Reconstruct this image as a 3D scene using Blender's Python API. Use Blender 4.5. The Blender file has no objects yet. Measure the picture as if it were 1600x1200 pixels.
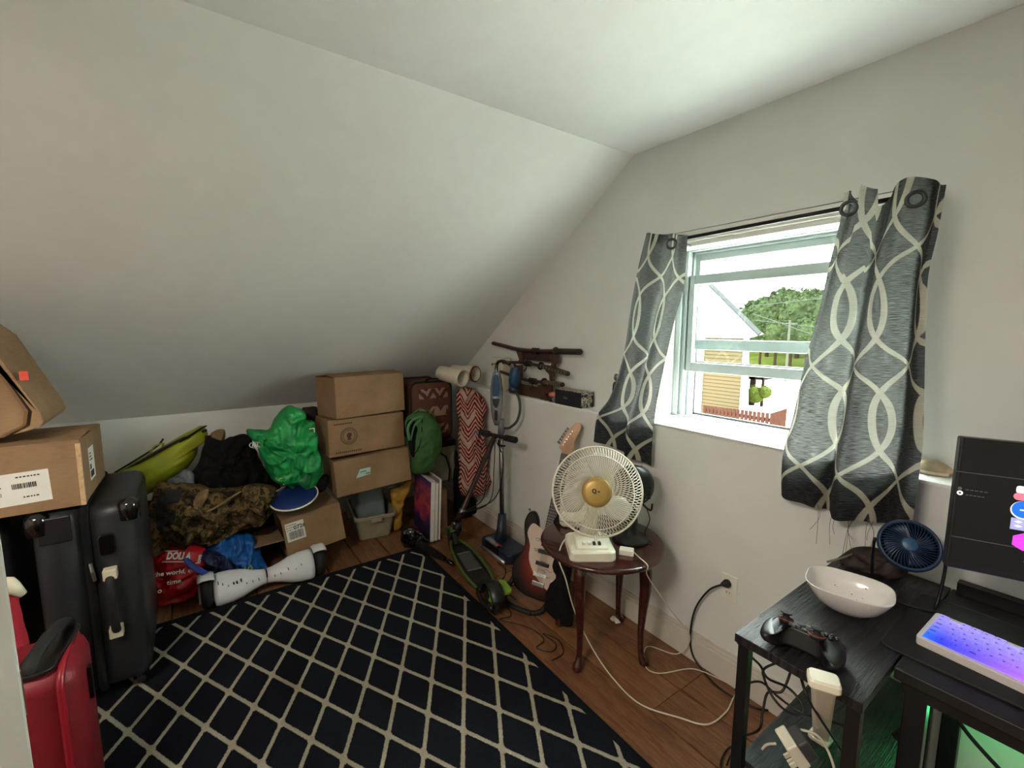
import bpy, bmesh, math, random
from mathutils import Vector, Matrix, noise, Euler
random.seed(7)
S = bpy.context.scene
COL = S.collection
PI = math.pi
# ------------------------------------------------------------ camera, sky, lights, exposure
CAM = Vector((0, 0, 1.5)); F = 701.0
_p, _a, _r = math.radians(7.0), math.radians(35.5), math.radians(0.15)
FW = Vector((-math.cos(_a)*math.cos(_p), math.sin(_a)*math.cos(_p), -math.sin(_p)))
RT = Vector((math.sin(_a), math.cos(_a), 0)); UP = RT.cross(FW)
RT, UP = RT*math.cos(_r)+UP*math.sin(_r), UP*math.cos(_r)-RT*math.sin(_r)
cd = bpy.data.cameras.new('camera'); cam = bpy.data.objects.new('camera', cd); COL.objects.link(cam)
cd.sensor_width = 36; cd.lens = F*36/1600; cd.clip_start = 0.02; cd.clip_end = 300
cam.matrix_world = Matrix.Translation(CAM) @ Matrix((RT, UP, -FW)).transposed().to_4x4()
S.camera = cam
S.view_settings.view_transform = 'Standard'; S.view_settings.look = 'None'
S.view_settings.gamma = 1; S.view_settings.use_curve_mapping = False
S.view_settings.exposure = 2.02
W = bpy.data.worlds.new('sky'); S.world = W; W.use_nodes = True
bg = W.node_tree.nodes['Background']; bg.inputs[0].default_value = (0.93, 1.0, 0.96, 1); bg.inputs[1].default_value = 11.0
def light(name, kind, loc, energy, color, size=0.1, rot=(0,0,0), size_y=None):
    d = bpy.data.lights.new(name, kind); d.energy = energy; d.color = color
    if kind == 'AREA':
        d.size = size
        if size_y: d.shape = 'RECTANGLE'; d.size_y = size_y
    elif kind == 'POINT': d.shadow_soft_size = size
    elif kind == 'SUN': d.angle = size
    o = bpy.data.objects.new(name, d); o.location = loc; o.rotation_euler = rot; COL.objects.link(o)
    return o
light('sun_light', 'SUN', (0, 0, 8), 8, (1, .97, .9), math.radians(8), (math.radians(38), 0, math.radians(-20)))
light('fill_light', 'AREA', (-0.45, -1.0, 2.3), 15, (1, .88, .74), 0.7)  # added fill to brighten the room, no source known there
light('green_led_light', 'POINT', (-0.10, 1.62, 0.45), 0.2, (.06, 1, .3), 0.03)

# ------------------------------------------------------------ helpers
def ray(x, y): return RT*((x-800)/F)+UP*((600-y)/F)+FW
def gz(x, y, z=0.0): d = ray(x, y); return CAM+d*((z-CAM.z)/d.z)
def gy(x, y, Y): d = ray(x, y); return CAM+d*(Y/d.y)
def gx(x, y, X): d = ray(x, y); return CAM+d*(X/d.x)
V = Vector
def lin(c):
    c = c/255.0
    return c/12.92 if c <= .04045 else ((c+.055)/1.055)**2.4
def rgb(*c): return (lin(c[0]), lin(c[1]), lin(c[2]), 1)

class E:                       # tiny expression builder for shader maths
    def __init__(s, nt, sock): s.nt = nt; s.k = sock
    def op(s, o, b=None, c=None):
        n = s.nt.nodes.new('ShaderNodeMath'); n.operation = o
        s.nt.links.new(s.k, n.inputs[0])
        for i, v in ((1, b), (2, c)):
            if v is None: continue
            if isinstance(v, E): s.nt.links.new(v.k, n.inputs[i])
            else: n.inputs[i].default_value = v
        return E(s.nt, n.outputs[0])
    def __add__(s, b): return s.op('ADD', b)
    def __sub__(s, b): return s.op('SUBTRACT', b)
    def __mul__(s, b): return s.op('MULTIPLY', b)
    def sin(s): return s.op('SINE')
    def cos(s): return s.op('COSINE')
    def abs(s): return s.op('ABSOLUTE')
    def frac(s): return s.op('FRACT')
    def min(s, b): return s.op('MINIMUM', b)
    def max(s, b): return s.op('MAXIMUM', b)
    def lt(s, b): return s.op('LESS_THAN', b)
    def gt(s, b): return s.op('GREATER_THAN', b)
    def smooth(s, a, b):
        n = s.nt.nodes.new('ShaderNodeMapRange'); n.interpolation_type = 'SMOOTHSTEP'
        s.nt.links.new(s.k, n.inputs[0]); n.inputs[1].default_value = a; n.inputs[2].default_value = b
        return E(s.nt, n.outputs[0])
def coords(nt, kind='Object'):
    n = nt.nodes.new('ShaderNodeTexCoord'); x = nt.nodes.new('ShaderNodeSeparateXYZ')
    nt.links.new(n.outputs[kind], x.inputs[0])
    return [E(nt, o) for o in x.outputs], n.outputs[kind]
def posn(nt):
    n = nt.nodes.new('ShaderNodeNewGeometry'); x = nt.nodes.new('ShaderNodeSeparateXYZ')
    nt.links.new(n.outputs['Position'], x.inputs[0])
    return [E(nt, o) for o in x.outputs], n.outputs['Position']
def mixc(nt, f, a, b):
    n = nt.nodes.new('ShaderNodeMix'); n.data_type = 'RGBA'
    if isinstance(f, E): nt.links.new(f.k, n.inputs[0])
    else: n.inputs[0].default_value = f
    for v, i in ((a, 6), (b, 7)):
        if isinstance(v, tuple): n.inputs[i].default_value = v
        else: nt.links.new(v, n.inputs[i])
    return n.outputs[2]
def noise_n(nt, vec, scale, detail=3, rough=.5, stretch=None):
    if stretch:
        m = nt.nodes.new('ShaderNodeMapping'); nt.links.new(vec, m.inputs[0]); m.inputs[3].default_value = stretch; vec = m.outputs[0]
    n = nt.nodes.new('ShaderNodeTexNoise'); nt.links.new(vec, n.inputs['Vector'])
    n.inputs['Scale'].default_value = scale; n.inputs['Detail'].default_value = detail; n.inputs['Roughness'].default_value = rough
    return E(nt, n.outputs['Fac'])
def ramp(nt, f, stops, const=False):
    n = nt.nodes.new('ShaderNodeValToRGB'); nt.links.new(f.k, n.inputs[0]); r = n.color_ramp
    if const: r.interpolation = 'CONSTANT'
    while len(r.elements) < len(stops): r.elements.new(.5)
    for e, (p, c) in zip(r.elements, stops): e.position = p; e.color = c
    return n.outputs[0]
def bump(nt, b, h, strength, dist=.002):
    n = nt.nodes.new('ShaderNodeBump'); n.inputs['Strength'].default_value = strength; n.inputs['Distance'].default_value = dist
    nt.links.new(h.k, n.inputs['Height']); nt.links.new(n.outputs[0], b.inputs['Normal'])
MATS = {}
def M(name, col, rough=.6, metal=0, var=.12, vs=12, bmp=.15, bs=80, stretch=None, emit=0, spec=.5, trans=0, coat=0, custom=None, alpha=1):
    if name in MATS: return MATS[name]
    m = bpy.data.materials.new(name); m.use_nodes = True; nt = m.node_tree; b = nt.nodes['Principled BSDF']
    c = rgb(*col); b.inputs['Base Color'].default_value = c
    b.inputs['Roughness'].default_value = rough; b.inputs['Metallic'].default_value = metal
    b.inputs['Specular IOR Level'].default_value = spec
    b.inputs['Transmission Weight'].default_value = trans; b.inputs['Coat Weight'].default_value = coat
    if alpha < 1: b.inputs['Alpha'].default_value = alpha
    (x, y, z), vec = coords(nt)
    if var:
        n = noise_n(nt, vec, vs, 4, .55, stretch)
        lo = tuple(v*(1-var) for v in c[:3])+(1,); hi = tuple(min(1, v*(1+var)) for v in c[:3])+(1,)
        nt.links.new(ramp(nt, n, [(.3, lo), (.7, hi)]), b.inputs['Base Color'])
    if bmp: bump(nt, b, noise_n(nt, vec, bs, 3, .6, stretch), bmp)
    if emit:
        b.inputs['Emission Color'].default_value = c; b.inputs['Emission Strength'].default_value = emit
    if custom: custom(nt, b, (x, y, z), vec)
    MATS[name] = m
    return m

def obj(name, bm, mat, parent=None, smooth=False, bevel=0, local=False, kind=None, label=None, sub=0, solid=0):
    me = bpy.data.meshes.new(name)
    if isinstance(bm, bmesh.types.BMesh):
        bm.normal_update(); bm.to_mesh(me); bm.free()
    else: me = bm
    if parent is not None and not local:
        r = parent
        while r.parent: r = r.parent
        me.transform(r.matrix_basis.inverted())
    me.materials.clear()
    for m in (mat if isinstance(mat, list) else [mat]): me.materials.append(m)
    if smooth:
        for p in me.polygons: p.use_smooth = True
    o = bpy.data.objects.new(name, me); COL.objects.link(o)
    if parent is not None: o.parent = parent
    if solid: md = o.modifiers.new('solid', 'SOLIDIFY'); md.thickness = solid; md.offset = 0
    if bevel:
        md = o.modifiers.new('bevel', 'BEVEL'); md.width = bevel; md.segments = 2; md.limit_method = 'ANGLE'; md.angle_limit = math.radians(40)
    if sub: md = o.modifiers.new('sub', 'SUBSURF'); md.levels = md.render_levels = sub
    if kind: o['kind'] = kind
    if label: o['label'] = label
    return o
def tag(o, label=None, cat=None, group=None, kind=None):
    if label: o['label'] = label
    if cat: o['category'] = cat
    if group: o['group'] = group
    if kind: o['kind'] = kind
    return o
def thing(name, mtx, label, cat, group=None):
    o = bpy.data.objects.new(name, None); o.empty_display_size = .05; COL.objects.link(o)
    o.matrix_basis = mtx if isinstance(mtx, Matrix) else Matrix.Translation(V(mtx))
    return tag(o, label, cat, group)
def dup(r, label=None):
    c = r.copy(); COL.objects.link(c)
    for ch in list(r.children):
        d = ch.copy(); COL.objects.link(d); d.parent = c
        for g in ch.children: e = g.copy(); COL.objects.link(e); e.parent = d
    if label: c['label'] = label
    return c
def frame(o, right, up):           # matrix with local x=right, y=up, z=out
    r = V(right).normalized(); n = r.cross(V(up)).normalized(); u = n.cross(r)
    return Matrix.Translation(V(o)) @ Matrix((r, u, n)).transposed().to_4x4()
def frz(o, yaw, a=0, b=0): return Matrix.Translation(V(o)) @ Euler((math.radians(a), math.radians(b), math.radians(yaw))).to_matrix().to_4x4()
B = bmesh.new
def box(bm, c, s, mtx=None, taper=1):
    vs = bmesh.ops.create_cube(bm, size=1)['verts']
    for v in vs:
        t = taper if v.co.z < 0 else 1
        v.co = V((v.co.x*s[0]*t+c[0], v.co.y*s[1]*t+c[1], v.co.z*s[2]+c[2]))
        if mtx: v.co = mtx @ v.co
    return bm
def bx(bm, a, b, mtx=None):
    return box(bm, [(p+q)/2 for p, q in zip(a, b)], [abs(q-p) for p, q in zip(a, b)], mtx)
def prism(bm, pts, h, mtx=None, z0=0):     # extrude a 2-D polygon by h in local z
    M_ = mtx or Matrix.Identity(4)
    lo = [bm.verts.new(M_ @ V((p[0], p[1], z0))) for p in pts]; hi = [bm.verts.new(M_ @ V((p[0], p[1], z0+h))) for p in pts]
    n = len(pts); f = bm.faces.new(list(reversed(lo))); g = bm.faces.new(hi)
    for i in range(n): bm.faces.new((lo[i], lo[(i+1) % n], hi[(i+1) % n], hi[i]))
    bmesh.ops.recalc_face_normals(bm, faces=bm.faces[:])
    return bm
def perp(d):
    a = V((0, 0, 1)) if abs(d.normalized().z) < .9 else V((1, 0, 0))
    u = d.cross(a).normalized(); return u, d.cross(u).normalized()
def cat(pts, n=6, closed=False):
    P = [V(p) for p in pts]; out = []; m = len(P)
    rng = range(m if closed else m-1)
    for i in rng:
        if closed: a, b, c, d = P[i-1], P[i], P[(i+1) % m], P[(i+2) % m]
        else: a, b, c, d = P[max(i-1, 0)], P[i], P[i+1], P[min(i+2, m-1)]
        for k in range(n):
            t = k/n; out.append(.5*((2*b)+(c-a)*t+(2*a-5*b+4*c-d)*t*t+(3*b-a-3*c+d)*t**3))
    if not closed: out.append(P[-1])
    return out
def tube(bm, pts, r, seg=8, closed=False, flat=1.0):
    P = [V(p) for p in pts]; rings = []; n = len(P); u = None
    for i, p in enumerate(P):
        if closed: d = P[(i+1) % n]-P[i-1]
        else: d = P[min(i+1, n-1)]-P[max(i-1, 0)]
        if d.length < 1e-9: d = V((0, 0, 1))
        d.normalize()
        if u is None: u, w = perp(d)
        u = (u-d*u.dot(d)); u = u.normalized() if u.length > 1e-6 else perp(d)[0]; w = d.cross(u)
        rr = r[i] if isinstance(r, (list, tuple)) else r
        rings.append([bm.verts.new(p+u*math.cos(2*PI*k/seg)*rr+w*math.sin(2*PI*k/seg)*rr*flat) for k in range(seg)])
    for i in range(n if closed else n-1):
        a, b = rings[i], rings[(i+1) % n]
        for k in range(seg): bm.faces.new((a[k], a[(k+1) % seg], b[(k+1) % seg], b[k]))
    if not closed: bm.faces.new(list(reversed(rings[0]))); bm.faces.new(rings[-1])
    return bm
def cyl(bm, a, b, r0, r1=None, seg=20): return tube(bm, [a, b], [r0, r0 if r1 is None else r1], seg)
def lathe(bm, prof, mtx=None, seg=28, cap=True, a0=0, a1=2*PI):
    M_ = mtx or Matrix.Identity(4); full = abs(a1-a0-2*PI) < 1e-6; m = seg if full else seg+1; R = []
    for r, z in prof: R.append([bm.verts.new(M_ @ V((r*math.cos(a0+(a1-a0)*k/seg), r*math.sin(a0+(a1-a0)*k/seg), z))) for k in range(m)])
    for i in range(len(R)-1):
        for k in range(seg): bm.faces.new((R[i][k], R[i][(k+1) % m], R[i+1][(k+1) % m], R[i+1][k]))
    if cap and full:
        if prof[0][0] > 1e-5: bm.faces.new(list(reversed(R[0])))
        if prof[-1][0] > 1e-5: bm.faces.new(R[-1])
    bmesh.ops.recalc_face_normals(bm, faces=bm.faces[:])
    return bm
def loft(bm, rings, cap=True, closed=True):
    R = [[bm.verts.new(V(p)) for p in r] for r in rings]; n = len(R[0])
    for a, b in zip(R, R[1:]):
        for k in range(n if closed else n-1): bm.faces.new((a[k], a[(k+1) % n], b[(k+1) % n], b[k]))
    if cap and closed: bm.faces.new(list(reversed(R[0]))); bm.faces.new(R[-1])
    bmesh.ops.recalc_face_normals(bm, faces=bm.faces[:])
    return bm
def rrect(w, h, r, n=5, cx=0, cy=0):
    out = []
    for sx, sy, a in ((1, 1, 0), (-1, 1, 90), (-1, -1, 180), (1, -1, 270)):
        for k in range(n+1):
            t = math.radians(a+90*k/n); out.append((cx+sx*(w/2-r)+r*math.cos(t), cy+sy*(h/2-r)+r*math.sin(t)))
    return out
def text(name, s, size, mtx, mat, parent, ext=.0006, label=None, align='CENTER', bold=0, sx=1):
    cu = bpy.data.curves.new(name, 'FONT'); cu.body = s; cu.size = size; cu.extrude = ext; cu.offset = bold
    cu.align_x = align; cu.align_y = 'CENTER'; cu.resolution_u = 3
    t = bpy.data.objects.new(name, cu); COL.objects.link(t)
    bpy.context.view_layer.update()
    me = bpy.data.meshes.new_from_object(t); bpy.data.objects.remove(t)
    me.transform(mtx @ Matrix.Diagonal((sx, 1, 1, 1)))
    return obj(name, me, mat, parent, label=label)
def ridge(p): return 1-abs(noise.noise(p))*2
def puff(pts, X, th, seed=0, wr=.012, freq=9, rings=16, nb=110, axis='x', back=.6, stretch=(1, 1, 1), power=.5, sag=0):
    """a soft closed body whose front faces the room: 3-D outline, inflated to thickness th with folds"""
    P = [gx(p[0], p[1], X) if axis == 'x' else gy(p[0], p[1], X) for p in pts] if len(pts[0]) == 2 else [V(p) for p in pts]
    for p in P: p.z = max(p.z, .012)
    L = cat(P, 8, True); tot = [0]
    for i in range(len(L)): tot.append(tot[-1]+(L[(i+1) % len(L)]-L[i]).length)
    out = []; j = 0
    for k in range(nb):
        d = tot[-1]*k/nb
        while tot[j+1] < d: j += 1
        a, b = L[j % len(L)], L[(j+1) % len(L)]; out.append(a.lerp(b, (d-tot[j])/max(1e-9, tot[j+1]-tot[j])))
    c = sum(out, V())/nb
    nrm = V((1, 0, 0)) if axis == 'x' else V((0, -1, 0)); off = V((seed*3.1, seed*1.7, seed*.9))
    bm = B(); layers = []
    for side in (1, -1):
        rr = []
        for i in range(rings+1):
            r = 1-(1-i/rings)**1.0 if side == 1 else i/rings
            ring = []
            if i == 0:
                h = th if side == 1 else -th*back
                ring = [(c+nrm*h)]
            else:
                for k in range(nb):
                    p = c.lerp(out[k], r)
                    h = (max(0, 1-r**2.4))**power
                    h = th*h if side == 1 else -th*back*h
                    q = p+nrm*h; s = V((q.x*stretch[0], q.y*stretch[1], q.z*stretch[2]))
                    if r < .999 or True:
                        wv = noise.noise_vector(s*freq*.6+off)*.12; f = ridge((s+wv)*freq+off)*.75+ridge((s+wv)*freq*2.1+off)*.42+ridge(s*freq*4.3+off)*.14
                        e = 1 if r < .999 else .35
                        q += nrm*(f-.6)*wr*1.35*(1 if side == 1 else -.5)*e
                        q += V((0, noise.noise(s*freq*1.6+off*2), noise.noise(s*freq*1.7-off)))*wr*.55 if axis == 'x' else V((noise.noise(s*freq*1.6+off*2), 0, noise.noise(s*freq*1.7-off)))*wr*.55
                    q.z = max(q.z, .006); ring.append(q)
            rr.append(ring)
        layers.append(rr)
    rim = None; allv = []
    for side, rr in zip((1, -1), layers):
        ctr = bm.verts.new(rr[0][0]); prev = None
        for i in range(1, rings+1):
            if i == rings and rim: cur = rim
            else: cur = [bm.verts.new(p) for p in rr[i]]
            if i == rings and not rim: rim = cur
            for k in range(nb):
                if prev is None: bm.faces.new((ctr, cur[k], cur[(k+1) % nb]))
                else: bm.faces.new((prev[k], cur[k], cur[(k+1) % nb], prev[(k+1) % nb]))
            prev = cur
    bmesh.ops.recalc_face_normals(bm, faces=bm.faces[:])
    return bm
def cz(o, s, pts): return [(o[0]+p[0]/s, o[1]+p[1]/s) for p in pts]

# ------------------------------------------------------------ materials
def mk_wall(nt, b, c, vec):
    (x, y, z), pv = posn(nt)
    n = noise_n(nt, pv, 3, 4, .6); nt.links.new(ramp(nt, n, [(.3, rgb(217, 219, 216)), (.7, rgb(225, 227, 224))]), b.inputs['Base Color'])
    bump(nt, b, noise_n(nt, pv, 60, 4, .6)+noise_n(nt, pv, 9, 2)*1.5, .12, .004)
WALL = M('wall_paint', (200, 196, 188), .55, var=0, bmp=0, custom=mk_wall)
CEIL = M('ceiling_paint', (233, 235, 233), .5, var=.02, bmp=.1, bs=30)
WHITE = M('white_gloss_trim', (226, 226, 220), .35, var=.03, bmp=.04)
TRIM = M('baseboard_paint', (204, 197, 186), .45, var=.04, bmp=.06)
VINYL = M('window_vinyl', (150, 161, 159), .35, var=.02, bmp=0)
def mk_board(nt, b, c, vec):
    (x, y, z), pv = posn(nt)
    oi = nt.nodes.new('ShaderNodeObjectInfo'); r = E(nt, oi.outputs['Random'])
    g = noise_n(nt, pv, 6, 6, .65, (1.2, 11, 1)); k = noise_n(nt, pv, 4, 3, .5)
    wv = (y*90+g*26+x*3).sin()*.12+g*.8+k*.25+r*.22-.1
    nt.links.new(ramp(nt, wv, [(.2, rgb(84, 54, 34)), (.5, rgb(116, 78, 50)), (.8, rgb(140, 99, 64))]), b.inputs['Base Color'])
    bump(nt, b, g, .15, .002)
BOARD = M('pine_floor_board', (150, 106, 70), .38, var=0, bmp=0, custom=mk_board)
DARKGAP = M('dark_subfloor', (28, 18, 12), .9)
def mk_rug(nt, b, c, vec):
    (x, y, z), pv = posn(nt)
    nx = (noise_n(nt, pv, 160, 2)-.5)*.006; ny = (noise_n(nt, pv, 130, 2)-.5)*.006
    X = x-(-1.902)+nx; Y = y-.264+ny
    det = .143*.083+.0765*.143
    s = (X*(.083/det)+Y*(.143/det)); t = (X*(-.0765/det)+Y*(.143/det))
    ds = (s+.5).frac()-.5; dt = (t+.5).frac()-.5
    ds = ds.abs(); dt = dt.abs()
    line = ds.min(dt); node = (ds*ds+dt*dt).op('SQRT')
    d = line.min(node-.062)
    f = d.smooth(.040, .066)
    bx_ = ((x+2.715).gt(0))*((y-1.155).lt(0))*((y+.40).gt(0))
    f = (E(nt, f.k)*-1+1)*bx_
    pile = noise_n(nt, pv, 420, 2, .7)
    dark = ramp(nt, pile, [(.3, rgb(9, 11, 16)), (.7, rgb(24, 28, 37))]); lt = ramp(nt, pile, [(.3, rgb(128, 122, 106)), (.7, rgb(176, 169, 150))])
    nt.links.new(mixc(nt, f, dark, lt), b.inputs['Base Color'])
    bump(nt, b, pile+f*.6, .5, .004)
RUG = M('navy_trellis_rug', (20, 24, 34), .95, var=0, bmp=0, custom=mk_rug, spec=.1)
def mk_card(nt, b, c, vec):
    g = noise_n(nt, vec, 5, 4, .6); st = noise_n(nt, vec, 30, 2, .5, (1, 1, 8))
    nt.links.new(ramp(nt, g*.7+st*.3, [(.35, rgb(130, 103, 76)), (.65, rgb(152, 123, 92))]), b.inputs['Base Color'])
    bump(nt, b, st+g, .12, .003)
CARD = M('corrugated_cardboard', (170, 134, 98), .8, var=0, bmp=0, custom=mk_card, spec=.2)
CARDE = M('cardboard_edge', (190, 158, 120), .9, var=.2, vs=60)
TAPE = M('clear_tape', (168, 136, 102), .25, var=.05, spec=.6)
PAPER = M('paper_white', (222, 220, 212), .6, var=.05)
INK = M('black_ink', (24, 24, 26), .6, var=0, bmp=0)
BROWNINK = M('brown_ink', (70, 44, 28), .7, var=0, bmp=0)
BLACKP = M('black_plastic', (22, 22, 24), .38, var=.15, bmp=.1)
BLACKG = M('black_gloss', (12, 12, 14), .15, var=.1, bmp=.02, coat=.5)
BLACKR = M('black_rubber', (16, 16, 17), .7, var=.2, bmp=.3)
BLACKC = M('black_cloth', (17, 17, 20), .9, var=.3, vs=20, bmp=.5, bs=200, spec=.2)
METAL = M('brushed_steel', (150, 150, 150), .3, metal=1, var=.08)
DKMETAL = M('dark_metal', (40, 40, 42), .35, metal=.8, var=.08)
WPLAS = M('white_plastic', (226, 224, 212), .35, var=.03, bmp=.03)
CREAM = M('cream_plastic', (206, 198, 174), .4, var=.05, bmp=.05)
GREYC = M('grey_cloth', (96, 100, 108), .9, var=.3, bmp=.4, bs=150)

# ------------------------------------------------------------ room shell
XK, ZK, XC, ZC, YW, YU = -3.7, .93, -1.603, 2.378, 1.78, 1.90
XR, YB = 1.5, -2.2
LEDGE = 1.05
OX0, OX1, OZ1 = -1.42, -.43, 1.95
fl = thing('floor', (0, 0, 0), None, None); fl['kind'] = 'structure'
obj('subfloor', bx(B(), (XK-.1, YB-.1, -.06), (XR+.1, 2.2, -.024)), DARKGAP, fl)
k = 0
y = 1.77
while y > YB-.1:
    y0 = y-.195
    cuts = [XK] + sorted([XK+random.uniform(.9, 1.9), XK+random.uniform(2.6, 4.2)]) + [XR]
    if y > 1.6: cuts = [XK, -.98, XR]
    for a, b in zip(cuts, cuts[1:]):
        obj('floor_board', bx(B(), (a+.001, y0+.0035, -.024), (b-.001, y-.0035, 0)), BOARD, fl, bevel=.003)
    y = y0
def struct(name, bm, mat, **k):
    o = obj(name, bm, mat, **k); o['kind'] = 'structure'; return o
wl = B()
bx(wl, (XK-.1, YW, -.05), (XR, 2.22, LEDGE))
struct('wall_right', wl, WALL, bevel=.012)
wu = B()
bx(wu, (XK-.1, YU, LEDGE), (OX0, 2.22, ZC+.1)); bx(wu, (OX1, YU, LEDGE), (XR, 2.22, ZC+.1)); bx(wu, (OX0, YU, OZ1), (OX1, 2.22, ZC+.1))
struct('wall_right_upper', wu, WALL)
struct('wall_left', bx(B(), (XK-.12, YB, -.05), (XK, 2.2, ZK)), WALL)
sl = B(); d = V((XC-XK, 0, ZC-ZK)).normalized(); n = V((-d.z, 0, d.x))*.1
pts = [(XK, ZK), (XC, ZC), (XC+n.x, ZC+n.z+.02), (XK+n.x, ZK+n.z)]
prism(sl, [(p[0], p[1]) for p in pts], 2.2-YB, Matrix(((1, 0, 0, 0), (0, 0, 1, YB), (0, 1, 0, 0), (0, 0, 0, 1))))
SLP = M('slope_paint', (228, 229, 226), .5, var=.02, bmp=.12, bs=25)
struct('ceiling_slope', sl, SLP)
struct('ceiling', bx(B(), (XC-.02, YB, ZC), (XR, 2.2, ZC+.1)), CEIL)
struct('wall_back', bx(B(), (XK-.1, YB-.1, 0), (XR, YB, ZC)), WALL)
struct('wall_front', bx(B(), (XR, YB-.1, 0), (XR+.1, 2.22, ZC)), WALL)
# baseboards
def bboard(name, a, b, horizontal=True):
    bm = B()
    for z0, z1, t in ((0, .105, .018), (.105, .122, .013), (.122, .137, .007)):
        if horizontal: bx(bm, (a, YW-t, z0), (b, YW, z1))
        else: bx(bm, (XK, a, z0), (XK+t, b, z1))
    struct(name, bm, TRIM, bevel=.002)
bboard('baseboard_right', XK, XR); bboard('baseboard_left', YB, YW-.02, False)
# window
win = thing('window_1', (-.92, 2.05, LEDGE), None, None); win['kind'] = 'structure'
fb = B()
bx(fb, (OX0, 1.94, LEDGE), (OX0+.022, 2.2, OZ1)); bx(fb, (OX1-.022, 1.94, LEDGE), (OX1, 2.2, OZ1)); bx(fb, (OX0+.022, 1.94, OZ1-.022), (OX1-.022, 2.2, OZ1))
obj('window_reveal', fb, WHITE, win)
fr = B()
for (a, b_, t) in ((.022, .05, 2.02), (.05, .07, 2.035), (.07, .082, 2.07)):
    bx(fr, (OX0+a, t, LEDGE+.01), (OX0+b_, 2.14, OZ1-a)); bx(fr, (OX1-b_, t, LEDGE+.01), (OX1-a, 2.14, OZ1-a)); bx(fr, (OX0+a, t, OZ1-b_), (OX1-a, 2.14, OZ1-a)); 
bx(fr, (OX0+.022, 2.03, LEDGE), (OX1-.022, 2.14, LEDGE+.010)); bx(fr, (OX0+.05, 2.02, LEDGE+.006), (OX1-.05, 2.035, LEDGE+.014))
obj('window_frame', fr, VINYL, win, bevel=.003)
for z, t in ((OZ1-.012, .03), (OZ1-.034, .018), (OZ1-.056, .006)):
    obj('head_moulding', bx(B(), (OX0+.001, YU-t+.03, z-.012), (OX1-.001, 2.02, z+.010)), WHITE, win, bevel=.003)
obj('window_sill', bx(B(), (OX0-.03, YW-.012, LEDGE), (OX1+.03, 2.05, LEDGE+.008)), WHITE, win, bevel=.003)
GLASS = bpy.data.materials.new('window_glass'); GLASS.use_nodes = True
_nt = GLASS.node_tree; _nt.nodes.clear()
_o = _nt.nodes.new('ShaderNodeOutputMaterial'); _t = _nt.nodes.new('ShaderNodeBsdfTransparent'); _g = _nt.nodes.new('ShaderNodeBsdfGlossy'); _g.inputs['Roughness'].default_value = .03
_m = _nt.nodes.new('ShaderNodeMixShader'); _m.inputs[0].default_value = .05; _t.inputs[0].default_value = (.97, 1, .99, 1)
_nt.links.new(_t.outputs[0], _m.inputs[1]); _nt.links.new(_g.outputs[0], _m.inputs[2]); _nt.links.new(_m.outputs[0], _o.inputs[0])
def sash(y0, z0, z1, bt, tt):
    s = B(); a, b = OX0+.075, OX1-.075
    bx(s, (a, y0, z0), (a+.03, y0+.028, z1)); bx(s, (b-.03, y0, z0), (b, y0+.028, z1))
    bx(s, (a+.03, y0, z0), (b-.03, y0+.028, z0+bt)); bx(s, (a+.03, y0, z1-tt), (b-.03, y0+.028, z1))
    o = obj('window_sash', s, VINYL, win, bevel=.003)
    obj('window_pane', bx(B(), (a+.03, y0+.011, z0+bt), (b-.03, y0+.016, z1-tt)), GLASS, o)
sash(2.045, 1.29, 1.765, .045, .045)
sash(2.085, 1.40, 1.875, .05, .04)
sc = B()
bx(sc, (OX0+.08, 2.12, LEDGE+.008), (OX1-.08, 2.13, LEDGE+.020)); bx(sc, (OX0+.082, 2.12, LEDGE+.008), (OX0+.088, 2.13, 1.42)); bx(sc, (OX0+.08, 2.12, 1.33), (OX1-.08, 2.13, 1.338))
obj('screen_frame', sc, M('dark_screen_frame', (70, 66, 62), .5), win)
obj('sash_latch', bx(B(), (-1.24, 2.008, LEDGE+.008), (-1.19, 2.02, LEDGE+.020)), METAL, win, bevel=.002)
# door edge at the left
dr = thing('door_1', frz((-.90, -.235, 0), 0), None, None); dr['kind'] = 'structure'
dd = V((.30, -.75, 0)).normalized(); dn = V((-dd.y, dd.x, 0))
Md = Matrix.Translation((-.9, -.235, 0)) @ Matrix(((dd.x, dn.x, 0, 0), (dd.y, dn.y, 0, 0), (0, 0, 1, 0), (0, 0, 0, 1)))
obj('door_slab', bx(B(), (0, -.035, .01), (.74, 0, 2.0), Md), M('door_paint', (176, 174, 166), .5, var=.04), dr, bevel=.003)
obj('latch_plate', bx(B(), (-.002, -.03, .93), (.001, -.006, 1.0), Md), METAL, dr)
bm = B(); cyl(bm, Md @ V((.07, -.035, .97)), Md @ V((.07, -.08, .97)), .012); lathe(bm, [(0, 0), (.02, .002), (.028, .015), (.024, .03), (0, .036)], Md @ Matrix.Translation((.07, -.075, .97)) @ Matrix.Rotation(PI/2, 4, 'X'))
obj('door_knob', bm, METAL, dr, smooth=True)
# made-up fitting for the added fill light, unseen behind the camera
cl = thing('fill_light_fitting', (-.45, -1.0, ZC), 'added round white fitting for the unseen fill light behind the viewpoint', 'lamp')
obj('fill_light_base', lathe(B(), [(.11, 0), (.12, -.02), (.12, -.03), (.0, -.03)], Matrix.Translation((-.45, -1.0, ZC))), WHITE, cl, smooth=True)
# rug
rg = B(); bx(rg, (-2.76, -.45, 0.0), (-.62, 1.19, .011))
o = tag(obj('area_rug', rg, RUG, bevel=.004), 'navy area rug with a grey diamond trellis pattern on the floor boards', 'rug')

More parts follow.
